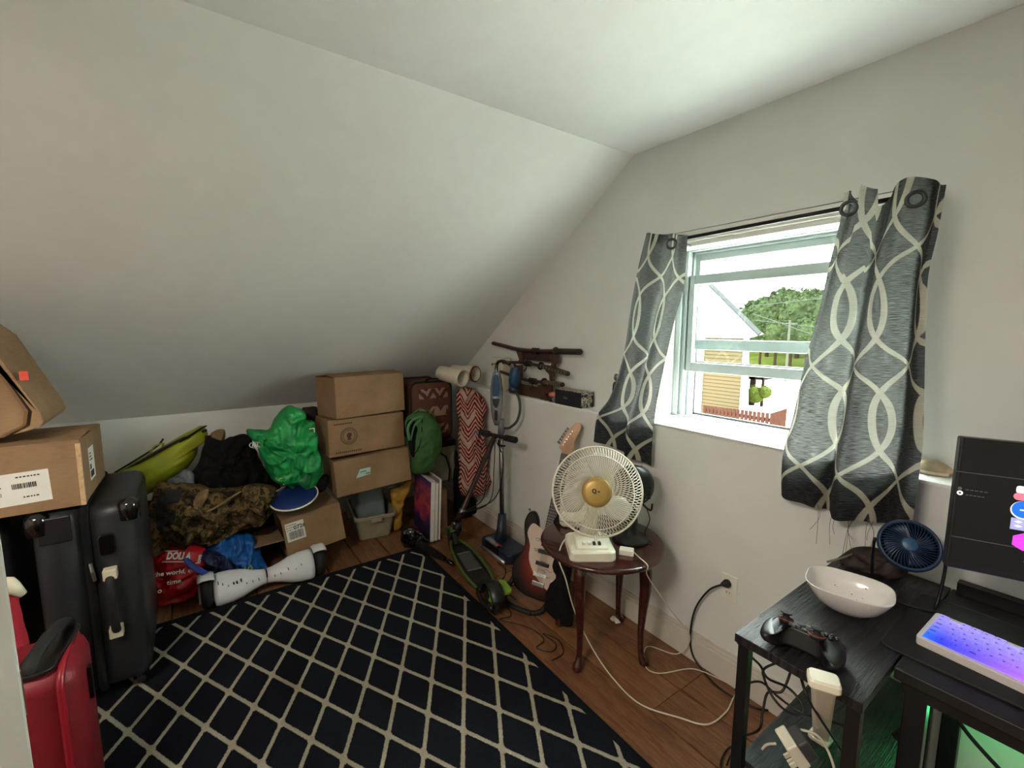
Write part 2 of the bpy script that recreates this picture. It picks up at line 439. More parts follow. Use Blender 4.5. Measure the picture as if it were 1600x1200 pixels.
# ------------------------------------------------------------ cardboard boxes
def label_bits(parent, Mx, w, h, mat=None, bars=((.1, .2, .4, .25),), lines=((.1, .7, .5),), seed=1):
    """paper label lying on the plane of Mx (x right, y up, z out), origin bottom-left"""
    p = obj('paper_label', bx(B(), (0, 0, 0), (w, h, .0008), Mx), mat or PAPER, parent, label='white printed paper label')
    r = random.Random(seed); bm = B()
    for (u, v, bw, bh) in bars:
        x = u*w
        while x < (u+bw)*w:
            t = r.choice((.0012, .002, .003)); bx(bm, (x, v*h, .0008), (x+t, (v+bh)*h, .0014), Mx); x += t+r.choice((.0012, .002))
    for (u, v, lw) in lines:
        x = u*w
        while x < (u+lw)*w:
            t = r.uniform(.003, .008); bx(bm, (x, v*h, .0008), (x+t, v*h+.0045, .0014), Mx); x += t+.003
    obj('label_print', bm, INK, p, kind='stuff')
    return p
def carton(loc, rot, dims, label, group='cardboard moving boxes', gap=.004, lift=0.0, open_left=False, tape=True, lift2=0.0):
    yaw, a, b = rot; Mx = frz(loc, yaw, a, b); w, d, h = dims; t = .005
    r = thing('cardboard_box', Mx, label, 'box', group)
    bm = B()
    bx(bm, (0, 0, 0), (w, t, h)); bx(bm, (0, d-t, 0), (w, d, h)); bx(bm, (0, t, 0), (w, d-t, t))
    bx(bm, (w-t, t, t), (w, d-t, h))
    if not open_left: bx(bm, (0, t, t), (t, d-t, h))
    obj('body', bm, CARD, r, local=True, bevel=.0015)
    if open_left: obj('top_panel', bx(B(), (0, t, h-t), (w-t, d-t, h)), CARD, r, local=True)
    else:
        for s, lf in ((0, lift), (1, lift2)):
            y0 = 0 if s == 0 else d; y1 = d/2-gap if s == 0 else d/2+gap
            f = B(); R_ = Matrix.Translation((0, y0, h)) @ Matrix.Rotation(math.radians(lf if s == 0 else -lf), 4, 'X') @ Matrix.Translation((0, -y0, -h))
            bx(f, (.001, min(y0, y1), h), (w-.001, max(y0, y1), h+.004), R_)
            obj('flap', f, CARD, r, local=True)
        if tape: obj('tape_strip', bx(B(), (0, d/2-.025, h+.0042), (w, d/2+.025, h+.0048)), TAPE, r, local=True)
        if lift: obj('inner_flap', bx(B(), (.002, .01, h-.004), (w*.2, d-.01, h-.001)), CARDE, r, local=True)
    return r, Mx
# front face frame helper: x right, y up on the -y face of a carton
def face(Mx, u, v): return Mx @ Matrix.Translation((u, -.0004, v)) @ Matrix.Rotation(PI/2, 4, 'X')
def rface(Mx, w, u, v): return Mx @ Matrix.Translation((w+.0004, u, v)) @ Matrix.Rotation(PI/2, 4, 'Z') @ Matrix.Rotation(PI/2, 4, 'X')
r, Mx = carton((-2.93, .722, .925), (99.7, -2, 0), (.495, .30, .262), 'plain cardboard box on top of the stack of three, flaps slightly raised', lift=7, lift2=5, tape=False)
r, Mx = carton((-2.95, .672, .676), (93, -2, 0), (.515, .30, .236), 'cardboard box with a round printed emblem, middle of the stack of three')
fm = face(Mx, .13, .125); e = B()
for R0, R1 in ((.052, .056), (.036, .039)): lathe(e, [(R0, 0), (R1, 0), (R1, .0008), (R0, .0008), (R0, 0)], fm, 30, False)
for i in range(26):
    a = 2*PI*i/26; box(e, (0, 0, .0004), (.004, .008, .0006), fm @ Matrix.Rotation(a, 4, 'Z') @ Matrix.Translation((0, .046, 0)))
prism(e, [(-.014, -.026), (-.008, -.012), (-.016, -.004), (-.012, .014), (.002, .024), (.016, .018), (.018, .002), (.010, -.008), (.014, -.026)], .0007, fm)
obj('round_emblem', e, BROWNINK, r, label='round dark brown stamped emblem with a head in profile')
for u0, n, v in ((.04, 9, .205), (.04, 13, .018)):
    e = B()
    for i in range(n): bx(e, (u0+i*.013, v, 0), (u0+i*.013+.009, v+.010, .0007), face(Mx, 0, 0))
    obj('printed_line', e, BROWNINK, r, kind='stuff')
r, Mx = carton((-2.93, .703, .410), (89, -2, -3.0), (.506, .36, .232), 'cardboard box with a pale mint sticker, lowest of the stack of three')
fm = face(Mx, .13, .10); st = prism(B(), [(0, 0), (.095, .01), (.10, .055), (.03, .055)], .0008, fm)
sk = obj('sticker', st, M('mint_sticker', (178, 214, 204), .5), r, label='pale mint green sticker')
obj('sticker_print', bx(bx(B(), (.03, .034, .0008), (.07, .039, .0013), fm), (.065, .016, .0008), (.092, .022, .0013), fm), M('teal_ink', (30, 70, 74), .5), sk)
r, Mx = carton((-2.88, .393, .108), (91, -5, -6.5), (.345, .36, .245), 'cardboard box lying open on its side with label 0726', open_left=True)
fm = face(Mx, .015, .10); lb = label_bits(r, fm, .105, .115, bars=((.12, .1, .75, .42),), lines=((.05, .86, .5), (.05, .72, .4), (.05, .6, .3)), seed=4)
text('label_number', '0726', .034, fm @ Matrix.Translation((.078, .078, .0012)), INK, lb, bold=.0006)
bm = B(); F2 = Mx @ Matrix.Translation((0, 0, .235)) @ Matrix.Rotation(math.radians(-8), 4, 'Y')
bx(bm, (-.16, .02, -.004), (0, .34, 0), Mx @ Matrix.Translation((0, 0, .12)) @ Matrix.Rotation(math.radians(5), 4, 'Y'))
obj('open_flap', bm, CARD, r)
obj('tape_scrap', bx(B(), (.14, .02, 0), (.19, .028, .001), face(Mx, 0, 0)), WPLAS, r)
# labelled carton on the suitcase
r, Mx = carton((-2.262, -.93, .838), (89.4, -2, 0), (.565, .44, .245), 'large cardboard box with white shipping label resting on the black suitcase', lift=3, tape=False)
fm = face(Mx, .18, .03) @ Matrix.Rotation(math.radians(2), 4, 'Z')
lb = label_bits(r, fm, .30, .115, bars=((.68, .50, .2, .16), (.0, .10, .55, .16), (.45, .32, .14, .12)), lines=((.05, .84, .3), (.30, .58, .28), (.72, .84, .2), (.76, .2, .12), (.05, .62, .2)), seed=9)
fm = rface(Mx, .565, .13, .06); label_bits(r, fm, .10, .13, bars=((.1, .08, .6, .2), (.1, .33, .2, .16)), lines=((.1, .8, .3), (.1, .7, .4), (.1, .6, .5)), seed=5)
obj('corner_tape', bx(B(), (.553, -.0012, 0), (.5665, .012, .235), Mx), CARDE, r)
# tilted carton leaning above it
pts = [gx(x, y, -2.3) for x, y in ((-70, 560), (0, 490), (22, 503), (95, 655), (88, 667), (0, 700), (-90, 690))]
u = V((0, 1, 0)); o0 = pts[3]
Mt = frz((-2.30, -.825, 1.112), 90, 0, 0)
r = thing('cardboard_box', Mt, 'tilted cardboard box with bulging flap leaning on the sloped ceiling at far left', 'box', 'cardboard moving boxes')
pf = [(-.3, .02), (.26, 0.0), (.325, .035), (.335, .09), (.24, .35), (.17, .44), (-.3, .54)]
bm = B(); prism(bm, pf, -.33, Mt @ Matrix.Rotation(PI/2, 4, 'X'))
obj('body', bm, CARD, r, bevel=.012)
pf2 = [(.29, .012), (.36, .03), (.372, .05), (.365, .085), (.255, .36), (.16, .46), (.145, .44), (.23, .375), (.345, .09), (.335, .04)]
bm = B(); prism(bm, pf2, -.36, Mt @ Matrix.Translation((0, -.02, 0)) @ Matrix.Rotation(PI/2, 4, 'X'))
obj('side_flap', bm, CARD, r, bevel=.004)
obj('seam', tube(B(), [Mt @ V((p[0], -.004, p[1])) for p in ((.335, .03), (.34, .09), (.225, .375), (.14, .42))], .004, 6), M('dark_seam', (40, 28, 20), .9), r)
_s = Mt.inverted() @ gx(38, 587, -2.292)
obj('red_sticker', bx(B(), (_s.x-.012, -.012, _s.z-.016), (_s.x+.010, -.006, _s.z+.016), Mt), M('red_sticker', (206, 70, 52), .5), r, label='small bright red sticker')

# ------------------------------------------------------------ suitcases
def suitcase(name, x0, x1, y0, y1, z1, label, shell, dark, hard=True):
    """thin side (zip, handle) faces +x ; x0<x1 depth, y0<y1 thickness"""
    r = thing(name, (x1, (y0+y1)/2, 0), label, 'suitcase', None); ym = (y0+y1)/2; zb = .055
    for a, b in ((y0, ym-.006), (ym+.006, y1)):
        rings = []; out = 1 if b == y1 else -1
        for f, ins in ((0, 0), (.75, 0), (.93, .012), (1, .035)):
            yy = (a+(b-a)*f) if out == 1 else (b-(b-a)*f)
            rings.append([(p[0], yy, p[1]) for p in rrect(x1-x0-2*ins, z1-zb-2*ins, .05-ins*.6, 5, (x0+x1)/2, (z1+zb)/2)])
        sh = obj('shell', loft(B(), rings), shell, r, smooth=True)
        sh.data.polygons.foreach_set('use_smooth', [True]*len(sh.data.polygons))
    zp = B(); tube(zp, [V((p[0], ym, p[1])) for p in rrect(x1-x0+.004, z1-zb+.004, .05, 6, (x0+x1)/2, (z1+zb)/2)], .014, 8, True)
    obj('zipper_band', zp, BLACKC, r, smooth=True)
    return r, ym
SUITB = M('charcoal_shell', (33, 35, 39), .42, var=.1, bmp=.3, bs=160)
r, ym = suitcase('suitcase', -2.78, -2.25, -.52, -.225, .815, 'large black hard-shell suitcase standing under the labelled box', SUITB, BLACKP)
LKM = Matrix.Identity(4)
obj('lock_plate', prism(B(), rrect(.05, .085, .016), .014, frame((-2.25, ym+.055, .66), (0, 1, 0), (0, 0, 1))), BLACKG, r, bevel=.003)
hs = B(); tube(hs, cat([(-2.245, ym+.055, .55), (-2.205, ym+.057, .52), (-2.195, ym+.058, .43), (-2.205, ym+.06, .33), (-2.245, ym+.06, .30)], 6), .014, 10, flat=.7)
h = obj('side_handle', hs, BLACKR, r, smooth=True)
for z in (.545, .305): obj('handle_cap', bx(B(), (-2.25, ym+.036, z-.02), (-2.212, ym+.078, z+.022)), CREAM, h, bevel=.004, label='pale cream end cap')
obj('zipper_pull', tube(B(), [(-2.236, ym+.004, .60), (-2.228, ym+.008, .57), (-2.232, ym+.012, .53)], .006, 8), METAL, r)
for yy in (-.50, -.245):
    cm = B(); lathe(cm, [(0, .034), (.02, .03), (.034, .014), (.036, 0), (.034, -.05), (.0, -.055)], Matrix.Translation((-2.27, yy, .79)), 18)
    obj('corner_guard', cm, BLACKG, r, smooth=True)
for (xx, yy) in ((-2.31, -.475), (-2.31, -.265), (-2.72, -.475), (-2.72, -.265)):
    w = B(); cyl(w, (xx, yy-.014, .036), (xx, yy+.014, .036), .025, seg=18); wo = obj('wheel', w, BLACKR, r, smooth=False, bevel=.002)
    obj('wheel_fork', bx(B(), (xx-.024, yy-.026, .035), (xx+.02, yy+.026, .075)), BLACKG, wo, bevel=.006)
sb = B(); bx(sb, (-2.252, -.50, .70), (-2.243, -.41, .80)); obj('handle_recess', sb, BLACKP, r, bevel=.004)
r.location.z = .0115
r2, ym2 = suitcase('suitcase', -2.92, -2.36, -.90, -.60, .80, 'second black suitcase mostly hidden behind the door edge at far left', SUITB, BLACKP)
obj('top_handle', tube(B(), cat([(-2.5, -.75, .80), (-2.52, -.75, .83), (-2.66, -.75, .83), (-2.68, -.75, .80)], 5), .012, 8), BLACKR, r2, smooth=True)
REDN = M('red_nylon', (118, 14, 28), .5, var=.12, bmp=.35, bs=260)
r, ym = suitcase('suitcase', -1.81, -1.575, -.70, -.315, .585, 'red carry-on suitcase with black top handle beside the door', REDN, BLACKP)
tube_pts = [V((p[0], -.345, p[1])) for p in rrect(.235, .52, .05, 6, -1.6925, .32)]
obj('piping', tube(B(), tube_pts, .009, 8, True), M('red_piping', (140, 18, 34), .4), r, smooth=True)
hp = B(); tube(hp, cat([(-1.60, -.40, .585), (-1.605, -.40, .613), (-1.66, -.385, .632), (-1.75, -.365, .632), (-1.80, -.36, .61), (-1.805, -.36, .585)], 6), .017, 10, flat=.6)
h = obj('top_handle', hp, BLACKR, r, smooth=True, label='black padded top handle')
obj('handle_base', prism(B(), rrect(.235, .085, .03), .012, frame((-1.70, -.385, .583), (.97, -.12, 0), (.12, .97, 0))), BLACKP, r, bevel=.003)
obj('rivet', bx(bx(B(), (-1.67, -.41, .595), (-1.65, -.40, .60)), (-1.745, -.39, .595), (-1.73, -.38, .60)), METAL, h)
obj('brand_badge', bx(B(), (-1.72, -.315, .40), (-1.70, -.305, .50)), DKMETAL, r, bevel=.002)
for (xx, yy) in ((-1.62, -.66), (-1.62, -.35), (-1.77, -.66), (-1.77, -.35)):
    w = B(); cyl(w, (xx-.012, yy, .03), (xx+.012, yy, .03), .029, seg=18); obj('wheel', w, BLACKR, r)
r.location.z = .0115
# red sleeve with cream knob beyond the suitcase
bm = puff([(-14, 930), (6, 905), (24, 915), (34, 960), (47, 1010), (40, 1060), (10, 1050), (-10, 990)], -1.95, .05, 3, .008, 12, 8, 60)
o = obj('red_bag', bm, M('red_fabric', (172, 28, 44), .8, var=.15, bmp=.3), smooth=True); tag(o, 'red fabric bag wedged between the door and the black suitcase', 'bag')
bm = B(); lathe(bm, [(0, .022), (.014, .02), (.022, .008), (.02, -.012), (.01, -.05), (0, -.052)], Matrix.Translation(gx(13, 914, -1.90)) @ Matrix.Rotation(.6, 4, 'X'), 16)
obj('cream_toggle', bm, CREAM, o, smooth=True, label='cream plastic toggle')

# ------------------------------------------------------------ the pile of bags and clothes
o3 = (170, 600); s3 = 1200/360
def pile(name, pts, X, th, seed, mat, label, cat_, **k):
    o = obj(name, puff(cz(o3, s3, pts), X, th, seed, **k), mat, smooth=True); tag(o, label, cat_); return o
DARKC = M('dark_mixed_cloth', (30, 30, 34), .95, var=.5, vs=9, bmp=.5, bs=120, spec=.15)
pile('clothes_heap', [(60, 640), (230, 610), (420, 520), (820, 480), (900, 560), (900, 880), (880, 960), (500, 1010), (180, 1050), (120, 800)], -3.36, .16, 2, DARKC, 'dark heap of clothes at the bottom of the pile by the low wall', 'clothes', wr=.03, freq=7)
LIME = M('lime_fabric', (148, 156, 26), .6, var=.12, vs=8, bmp=.3)
lb = pile('duffel_bag', [(12, 498), (45, 455), (150, 395), (290, 320), (440, 236), (488, 218), (518, 268), (470, 315), (458, 372), (400, 440), (310, 510), (230, 555), (150, 587), (70, 572)], -3.42, .13, 5, LIME, 'lime green duffel bag with black zip trim on the pile against the low wall', 'bag', wr=.008, freq=6, power=.3)
def X3(x, y, X): return gx(o3[0]+x/s3, o3[1]+y/s3, X)
obj('zip_trim', tube(B(), cat([X3(15, 490, -3.38), X3(120, 430, -3.34), X3(260, 350, -3.32), X3(385, 285, -3.33), X3(420, 275, -3.33), X3(510, 240, -3.36)], 6), .008, 8), BLACKR, lb, smooth=True)
obj('zip_trim', tube(B(), cat([X3(30, 462, -3.41), X3(150, 390, -3.40), X3(250, 325, -3.39), X3(284, 285, -3.40)], 6), .005, 8), BLACKR, lb, smooth=True)
obj('end_strap', tube(B(), cat([X3(370, 300, -3.32), X3(420, 270, -3.31), X3(480, 232, -3.33), X3(500, 222, -3.38)], 6), .014, 8, flat=.4), BLACKC, lb, smooth=True)
obj('carry_loop', tube(B(), cat([X3(210, 365, -3.34), X3(240, 325, -3.31), X3(285, 310, -3.31), X3(270, 340, -3.33)], 6), .005, 8), LIME, lb, smooth=True)
obj('side_buckle', bx(B(), (-3.36, .03, .80), (-3.34, .06, .83)), BLACKP, lb)
pile('tan_cloth', [(525, 262), (560, 240), (602, 240), (606, 285), (575, 330), (530, 310)], -3.40, .05, 8, M('tan_cloth', (132, 108, 74), .9, var=.2), 'scrap of tan cloth between the lime duffel bag and the black jacket', 'cloth')
pile('black_jacket', [(490, 310), (520, 275), (600, 292), (720, 262), (762, 330), (795, 420), (835, 500), (760, 545), (640, 560), (520, 545), (430, 540), (415, 480), (460, 390)], -3.24, .13, 11, BLACKC, 'crumpled black jacket on top of the pile beside the green bag', 'jacket', wr=.035, freq=8, power=.45)
pile('grey_shirt', [(310, 505), (340, 480), (400, 448), (440, 462), (450, 520), (400, 545), (330, 540)], -3.16, .07, 4, GREYC, 'small grey crumpled shirt under the end of the lime bag', 'clothes', wr=.02, freq=12)
def mk_camo(nt, b, c, vec):
    n = noise_n(nt, vec, 13, 5, .62); m = noise_n(nt, vec, 24, 4, .6)
    a = ramp(nt, n, [(0, rgb(38, 32, 22)), (.40, rgb(74, 62, 40)), (.50, rgb(104, 84, 52)), (.58, rgb(52, 50, 30)), (.68, rgb(134, 112, 76))], True)
    nt.links.new(mixc(nt, m.smooth(.55, .62), a, rgb(44, 34, 24)), b.inputs['Base Color']); bump(nt, b, m, .3)
CAMO = M('camouflage_cloth', (90, 76, 48), .9, var=0, bmp=0, custom=mk_camo, spec=.15)
cj = pile('camouflage_jacket', [(230, 545), (330, 525), (470, 530), (560, 545), (700, 530), (850, 532), (868, 580), (850, 660), (800, 712), (750, 722), (690, 742), (600, 778), (500, 822), (380, 835), (320, 885), (250, 902), (205, 880), (200, 780), (222, 660)], -3.05, .14, 21, CAMO, 'crumpled brown camouflage jacket on the pile below the black jacket', 'jacket', wr=.05, freq=7, power=.45, nb=150, rings=26)
def piece(name, pts, X, th, seed, mat, par, **k):
    return obj(name, puff(cz(o3, s3, pts), X, th, seed, **k), mat, par, smooth=True)
piece('dark_sleeve', [(250, 600), (310, 560), (390, 565), (385, 640), (372, 720), (310, 765), (250, 740), (238, 660)], -2.99, .07, 22, M('black_sleeve', (30, 30, 30), .9, var=.3), cj, wr=.03, freq=9)
piece('folded_cuff', [(385, 640), (440, 595), (510, 540), (518, 575), (490, 625), (430, 690), (385, 715), (370, 690)], -2.955, .05, 23, M('camo_light', (120, 98, 66), .9, var=.35, vs=30), cj, wr=.015)
obj('strap', tube(B(), cat([X3(515, 662, -2.90), X3(560, 640, -2.89), X3(630, 595, -2.89), X3(685, 560, -2.91)], 6), .018, 8, flat=.25), M('khaki_webbing', (122, 106, 66), .8), cj, smooth=True)
piece('hood_fold', [(690, 545), (760, 535), (855, 545), (865, 585), (820, 650), (800, 700), (750, 660), (700, 620)], -2.94, .06, 25, CAMO, cj, wr=.03, freq=10)
# green shopping bag
GREEN = M('green_bag', (18, 138, 68), .45, var=.12, vs=6, bmp=.15, bs=30)
gb = pile('shopping_bag', [(725, 243), (770, 240), (820, 235), (850, 195), (880, 160), (915, 125), (950, 110), (985, 122), (1012, 138), (1022, 188), (1070, 195), (1080, 250), (1095, 330), (1110, 380), (1100, 450), (1080, 510), (1040, 555), (1000, 545), (930, 535), (880, 520), (845, 500), (820, 430), (780, 350)], -3.05, .15, 31, GREEN, 'bright green shopping bag with white print beside the box stack', 'bag', wr=.034, freq=9, nb=150, rings=24, power=.42)
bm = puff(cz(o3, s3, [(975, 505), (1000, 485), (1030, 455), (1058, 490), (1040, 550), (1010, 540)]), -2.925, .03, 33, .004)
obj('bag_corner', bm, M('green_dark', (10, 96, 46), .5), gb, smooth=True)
bm = B(); fr3 = frame(X3(765, 318, -2.958), (0, 1, -.15), (0, .15, 1))
lathe(bm, [(.030, 0), (.034, 0), (.034, .002), (.030, .002), (.03, 0)], fr3 @ Matrix.Scale(.55, 4, (0, 1, 0)), 24, False)
m_ = obj('oval_mark', bm, PAPER, gb, label='white printed oval mark')
text('mark_text', 'IRL', .028, fr3 @ Matrix.Translation((0, 0, .001)), PAPER, gb, bold=.001)
bm = B(); f4 = frame(X3(1058, 250, -2.965), (0, 1, 0), (0, 0, 1))
for a in ((-.014, .02, -.010, -.03), (.012, .02, .016, -.03), (-.014, .02, .016, .024), (-.01, -.004, .012, .0)): bx(bm, (min(a[0], a[2]), min(a[1], a[3]), 0), (max(a[0], a[2]), max(a[1], a[3]), .002), f4)
obj('letter_mark', bm, PAPER, gb)
obj('small_mark', bx(B(), (-.012, -.075, 0), (.014, -.066, .002), f4), PAPER, gb)
obj('yellow_print', tube(B(), cat([X3(880, 505, -2.93), X3(900, 490, -2.925), X3(920, 505, -2.925), X3(910, 525, -2.93)], 5), .003, 6), M('yellow_print', (190, 190, 50), .5), gb)
pile('dark_pouch', [(1085, 490), (1140, 470), (1140, 520), (1110, 560), (1060, 565), (1050, 530)], -3.02, .05, 6, BLACKC, 'dark cloth pouch tucked under the green shopping bag', 'pouch')
pile('hat', [(1005, 130), (1040, 118), (1085, 120), (1090, 160), (1080, 195), (1030, 190)], -3.3, .06, 7, M('dark_brown_knit', (44, 36, 34), .95, var=.3), 'dark knitted hat behind the top of the green bag', 'hat')
# blue disc
cc = X3(965, 588, -2.93); MD = Matrix.Translation(cc) @ Matrix.Rotation(math.radians(8), 4, 'X') @ Matrix.Rotation(math.radians(14), 4, 'Y')
dd_ = thing('frisbee', cc, 'dark blue plastic disc with a white rim on the open cardboard box', 'disc')
obj('lid_disc', lathe(B(), [(0, .02), (.10, .018), (.13, .008), (.135, 0), (0, 0)], MD, 36), M('navy_plastic', (24, 42, 96), .25), dd_, smooth=True)
obj('lid_rim', lathe(B(), [(.133, -.002), (.139, .0), (.139, .006), (.133, .008), (.133, -.002)], MD, 36, False), WPLAS, dd_, smooth=True, label='white rim')
# red bag
RED = M('red_bag', (176, 24, 30), .38, var=.15, vs=6, bmp=.2, bs=30)
rb = pile('tote_bag', [(165, 790), (190, 900), (240, 905), (330, 852), (420, 840), (505, 868), (528, 920), (520, 985), (490, 1010), (480, 1100), (470, 1150), (410, 1172), (340, 1168), (265, 1135), (235, 1080), (190, 1050), (160, 950)], -2.96, .11, 41, RED, 'red tote bag with white lettering on the floor beside the black suitcase', 'bag', wr=.03, freq=6, nb=140, rings=24)
ft = frame(X3(365, 897, -2.825), (0, 1, -.30), (0, .18, 1))
text('bag_text', 'DOLLA', .052, ft, PAPER, rb, bold=.0018, sx=.62, label='white word DOLLA')
obj('underline', bx(bx(B(), (-.065, -.031, 0), (.05, -.027, .001), ft), (-.065, .026, 0), (-.01, .030, .001), ft), PAPER, rb)
ft = frame(X3(355, 980, -2.82), (0, 1, -.17), (0, .15, 1)); text('bag_text', 'the world, one', .032, ft, PAPER, rb, bold=.0006)
ft = frame(X3(345, 1030, -2.815), (0, 1, -.12), (0, .12, 1)); text('bag_text', 'time.', .034, ft, PAPER, rb, bold=.0006)
ft = frame(X3(470, 912, -2.835), (.1, .25, 1), (0, -1, .2)); text('bag_text', 'love', .03, ft, PAPER, rb, bold=.0008)
ft = frame(X3(265, 1078, -2.825), (0, 1, 0), (0, 0, 1)); text('bag_text', 'o', .035, ft, PAPER, rb, bold=.0008)
# blue bag
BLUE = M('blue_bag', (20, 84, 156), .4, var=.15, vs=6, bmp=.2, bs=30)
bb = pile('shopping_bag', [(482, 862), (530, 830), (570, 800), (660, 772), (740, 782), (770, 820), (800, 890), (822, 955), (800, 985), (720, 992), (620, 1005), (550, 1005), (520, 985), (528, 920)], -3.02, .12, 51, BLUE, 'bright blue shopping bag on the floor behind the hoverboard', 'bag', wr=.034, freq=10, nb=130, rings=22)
piece('shaded_side', [(450, 885), (520, 862), (600, 880), (655, 930), (650, 990), (560, 1000), (520, 980), (470, 920)], -2.93, .06, 52, M('blue_bag_shade', (14, 26, 62), .5, var=.2), bb, wr=.03)  # shade on the bag's left side, put in as a darker navy piece
obj('strap', tube(B(), cat([X3(400, 905, -2.83), X3(430, 945, -2.80), X3(480, 975, -2.80), X3(520, 995, -2.82)], 6), .016, 8, flat=.3), M('blue_strap', (28, 62, 150), .5), bb, smooth=True)
text('bag_text', '10', .05, frame(X3(724, 965, -2.87), (0, 1, 0), (0, 0, 1)), M('olive_print', (120, 150, 70), .5), bb, bold=.001)
# ------------------------------------------------------------ hoverboard
hb = thing('hoverboard', (-2.79, .25, 0), 'white two-wheeled hoverboard lying in front of the bags', 'hoverboard')
HW = M('white_hoverboard', (206, 208, 212), .3, var=.06, vs=5)
def hbring(y, h, t, zc, xc=-2.80):
    return [(xc+math.cos(a)*t*(1.15 if math.cos(a) > 0 else .8)-(.35*math.sin(a)*h), y, max(.006, zc+math.sin(a)*h)) for a in [2*PI*k/28 for k in range(28)]]
for sgn in (-1, 1):
    c0 = .262; st = [(0, .036, .034), (.03, .040, .036), (.075, .052, .044), (.12, .068, .054), (.17, .078, .058), (.225, .080, .058), (.245, .076, .054), (.252, .05, .04)]
    obj('body_half', loft(B(), [hbring(c0+sgn*(a+.002), h, t, .085) for a, h, t in st]), HW, hb, smooth=True)
    w = B(); yy = c0+sgn*.285
    prof = [(.03, -.024), (.06, -.026), (.076, -.018), (.082, 0), (.076, .018), (.06, .026), (.03, .024), (0, .022)]
    lathe(w, [(0, -.022)]+prof, Matrix.Translation((-2.80, yy, .084)) @ Matrix.Rotation(PI/2, 4, 'X'), 26)
    wo = obj('wheel', w, BLACKR, hb, smooth=True)
    f = B(); lathe(f, [(.086, -.036), (.092, -.034), (.098, -.02), (.098, .02), (.092, .034), (.086, .036)], Matrix.Translation((-2.80, yy, .088)) @ Matrix.Rotation(PI/2, 4, 'X'), 18, False, math.radians(60), math.radians(245))
    obj('fender', f, HW, hb, smooth=True, solid=.006)
obj('centre_joint', lathe(B(), [(.036, -.004), (.04, 0), (.036, .004)], Matrix.Translation((-2.80, .262, .085)) @ Matrix.Rotation(PI/2, 4, 'X'), 20), BLACKP, hb)
sw = B()
for yy, zz, rr in ((.10, .12, .006), (.115, .12, .007), (.135, .124, .006), (.16, .10, .003), (.19, .10, .003), (.075, .115, .003), (.05, .13, .003), (.33, .10, .003), (.37, .115, .004), (.41, .105, .003), (.44, .12, .003), (.03, .14, .003), (.22, .10, .003), (.30, .095, .003)):
    cyl(sw, (-2.80+.02, yy, zz), (-2.80+.062, yy, zz), rr*.62, seg=10)
obj('screw_hole', sw, BLACKP, hb, kind='stuff')

# ------------------------------------------------------------ plastic totes
def tote(c, sx, sy, h, mat, label, inv=False, yaw=0, z=0, lid=True):
    Mx = frz((c[0], c[1], z), yaw); r = thing('storage_tote', Mx, label, 'storage box', 'stacked plastic totes')
    t0, t1 = (.82, 1) if not inv else (1, .86)
    def rg(f, zz, ins=0): return [(p[0], p[1], zz) for p in rrect(sx*f-ins, sy*f-ins, .03)]
    if inv: obj('tub', loft(B(), [rg(t0, .0), rg(t1, h-.01), rg(t1-.03, h)]), mat, r, local=True, smooth=False, bevel=.003)
    else:
        obj('tub', loft(B(), [rg(t0-.04, 0), rg(t0, .012), rg(t1, h), rg(t1, h, .008), rg(t0, .018, .008)]), mat, r, local=True)
        rm = B(); loft(rm, [rg(1, h-.02, -.022), rg(1, h, -.026), rg(1, h+.004, -.02), rg(1, h+.004, .004), rg(1, h-.004, .004)], cap=False); obj('rim', rm, mat, r, local=True)
        for s in (-1, 1): obj('handle_grip', bx(B(), (-.05, s*(sy/2+.006), h-.05), (.05, s*(sy/2+.03), h-.02)), mat, r, local=True, bevel=.004)
        obj('front_lip', bx(B(), (sx/2+.004, -.04, h-.04), (sx/2+.022, .04, h-.012)), mat, r, local=True, bevel=.004)
    return r
tote((-3.235, 1.01), .42, .27, .185, M('beige_plastic', (150, 144, 122), .45), 'beige plastic tub on the floor under the box stack', yaw=-8)
tote((-3.27, 1.0), .28, .22, .36, M('grey_green_plastic', (110, 122, 122), .45), 'grey upturned tub standing inside the beige tub', inv=True, yaw=-6, z=.022)

# ------------------------------------------------------------ far corner
o5 = (600, 520); s5 = 10/3
def X5(x, y, X): return gx(o5[0]+x/s5, o5[1]+y/s5, X)
def Y5(x, y, Y): return gy(o5[0]+x/s5, o5[1]+y/s5, Y)
BROWNF = M('brown_bag_fabric', (92, 52, 38), .8, var=.2, bmp=.3)
def chevron(c1, c2, k, w):
    def f(nt, b, c, vec):
        (x, y, z), pv = posn(nt); n = (noise_n(nt, pv, 9, 2)-.5)*.05
        h = y+x*.55+n; zz = ((h*k).frac()-.5).abs()*.13
        st = ((z+zz*-1.2+n*.5)*w).frac(); big = ((z+zz*-1.2)*w*.2+.1).frac()
        f = st.gt(.46).op('MULTIPLY', big.gt(.22).op('MAXIMUM', (h*k*.5).frac().gt(.5)))
        nt.links.new(mixc(nt, f, rgb(*c1), rgb(*c2)), b.inputs['Base Color']); bump(nt, b, noise_n(nt, pv, 60, 3), .3)
    return f
CHEV = M('chevron_quilt', (180, 60, 70), .9, var=0, bmp=0, custom=chevron((186, 160, 146), (120, 16, 30), 8, 30), spec=.1)
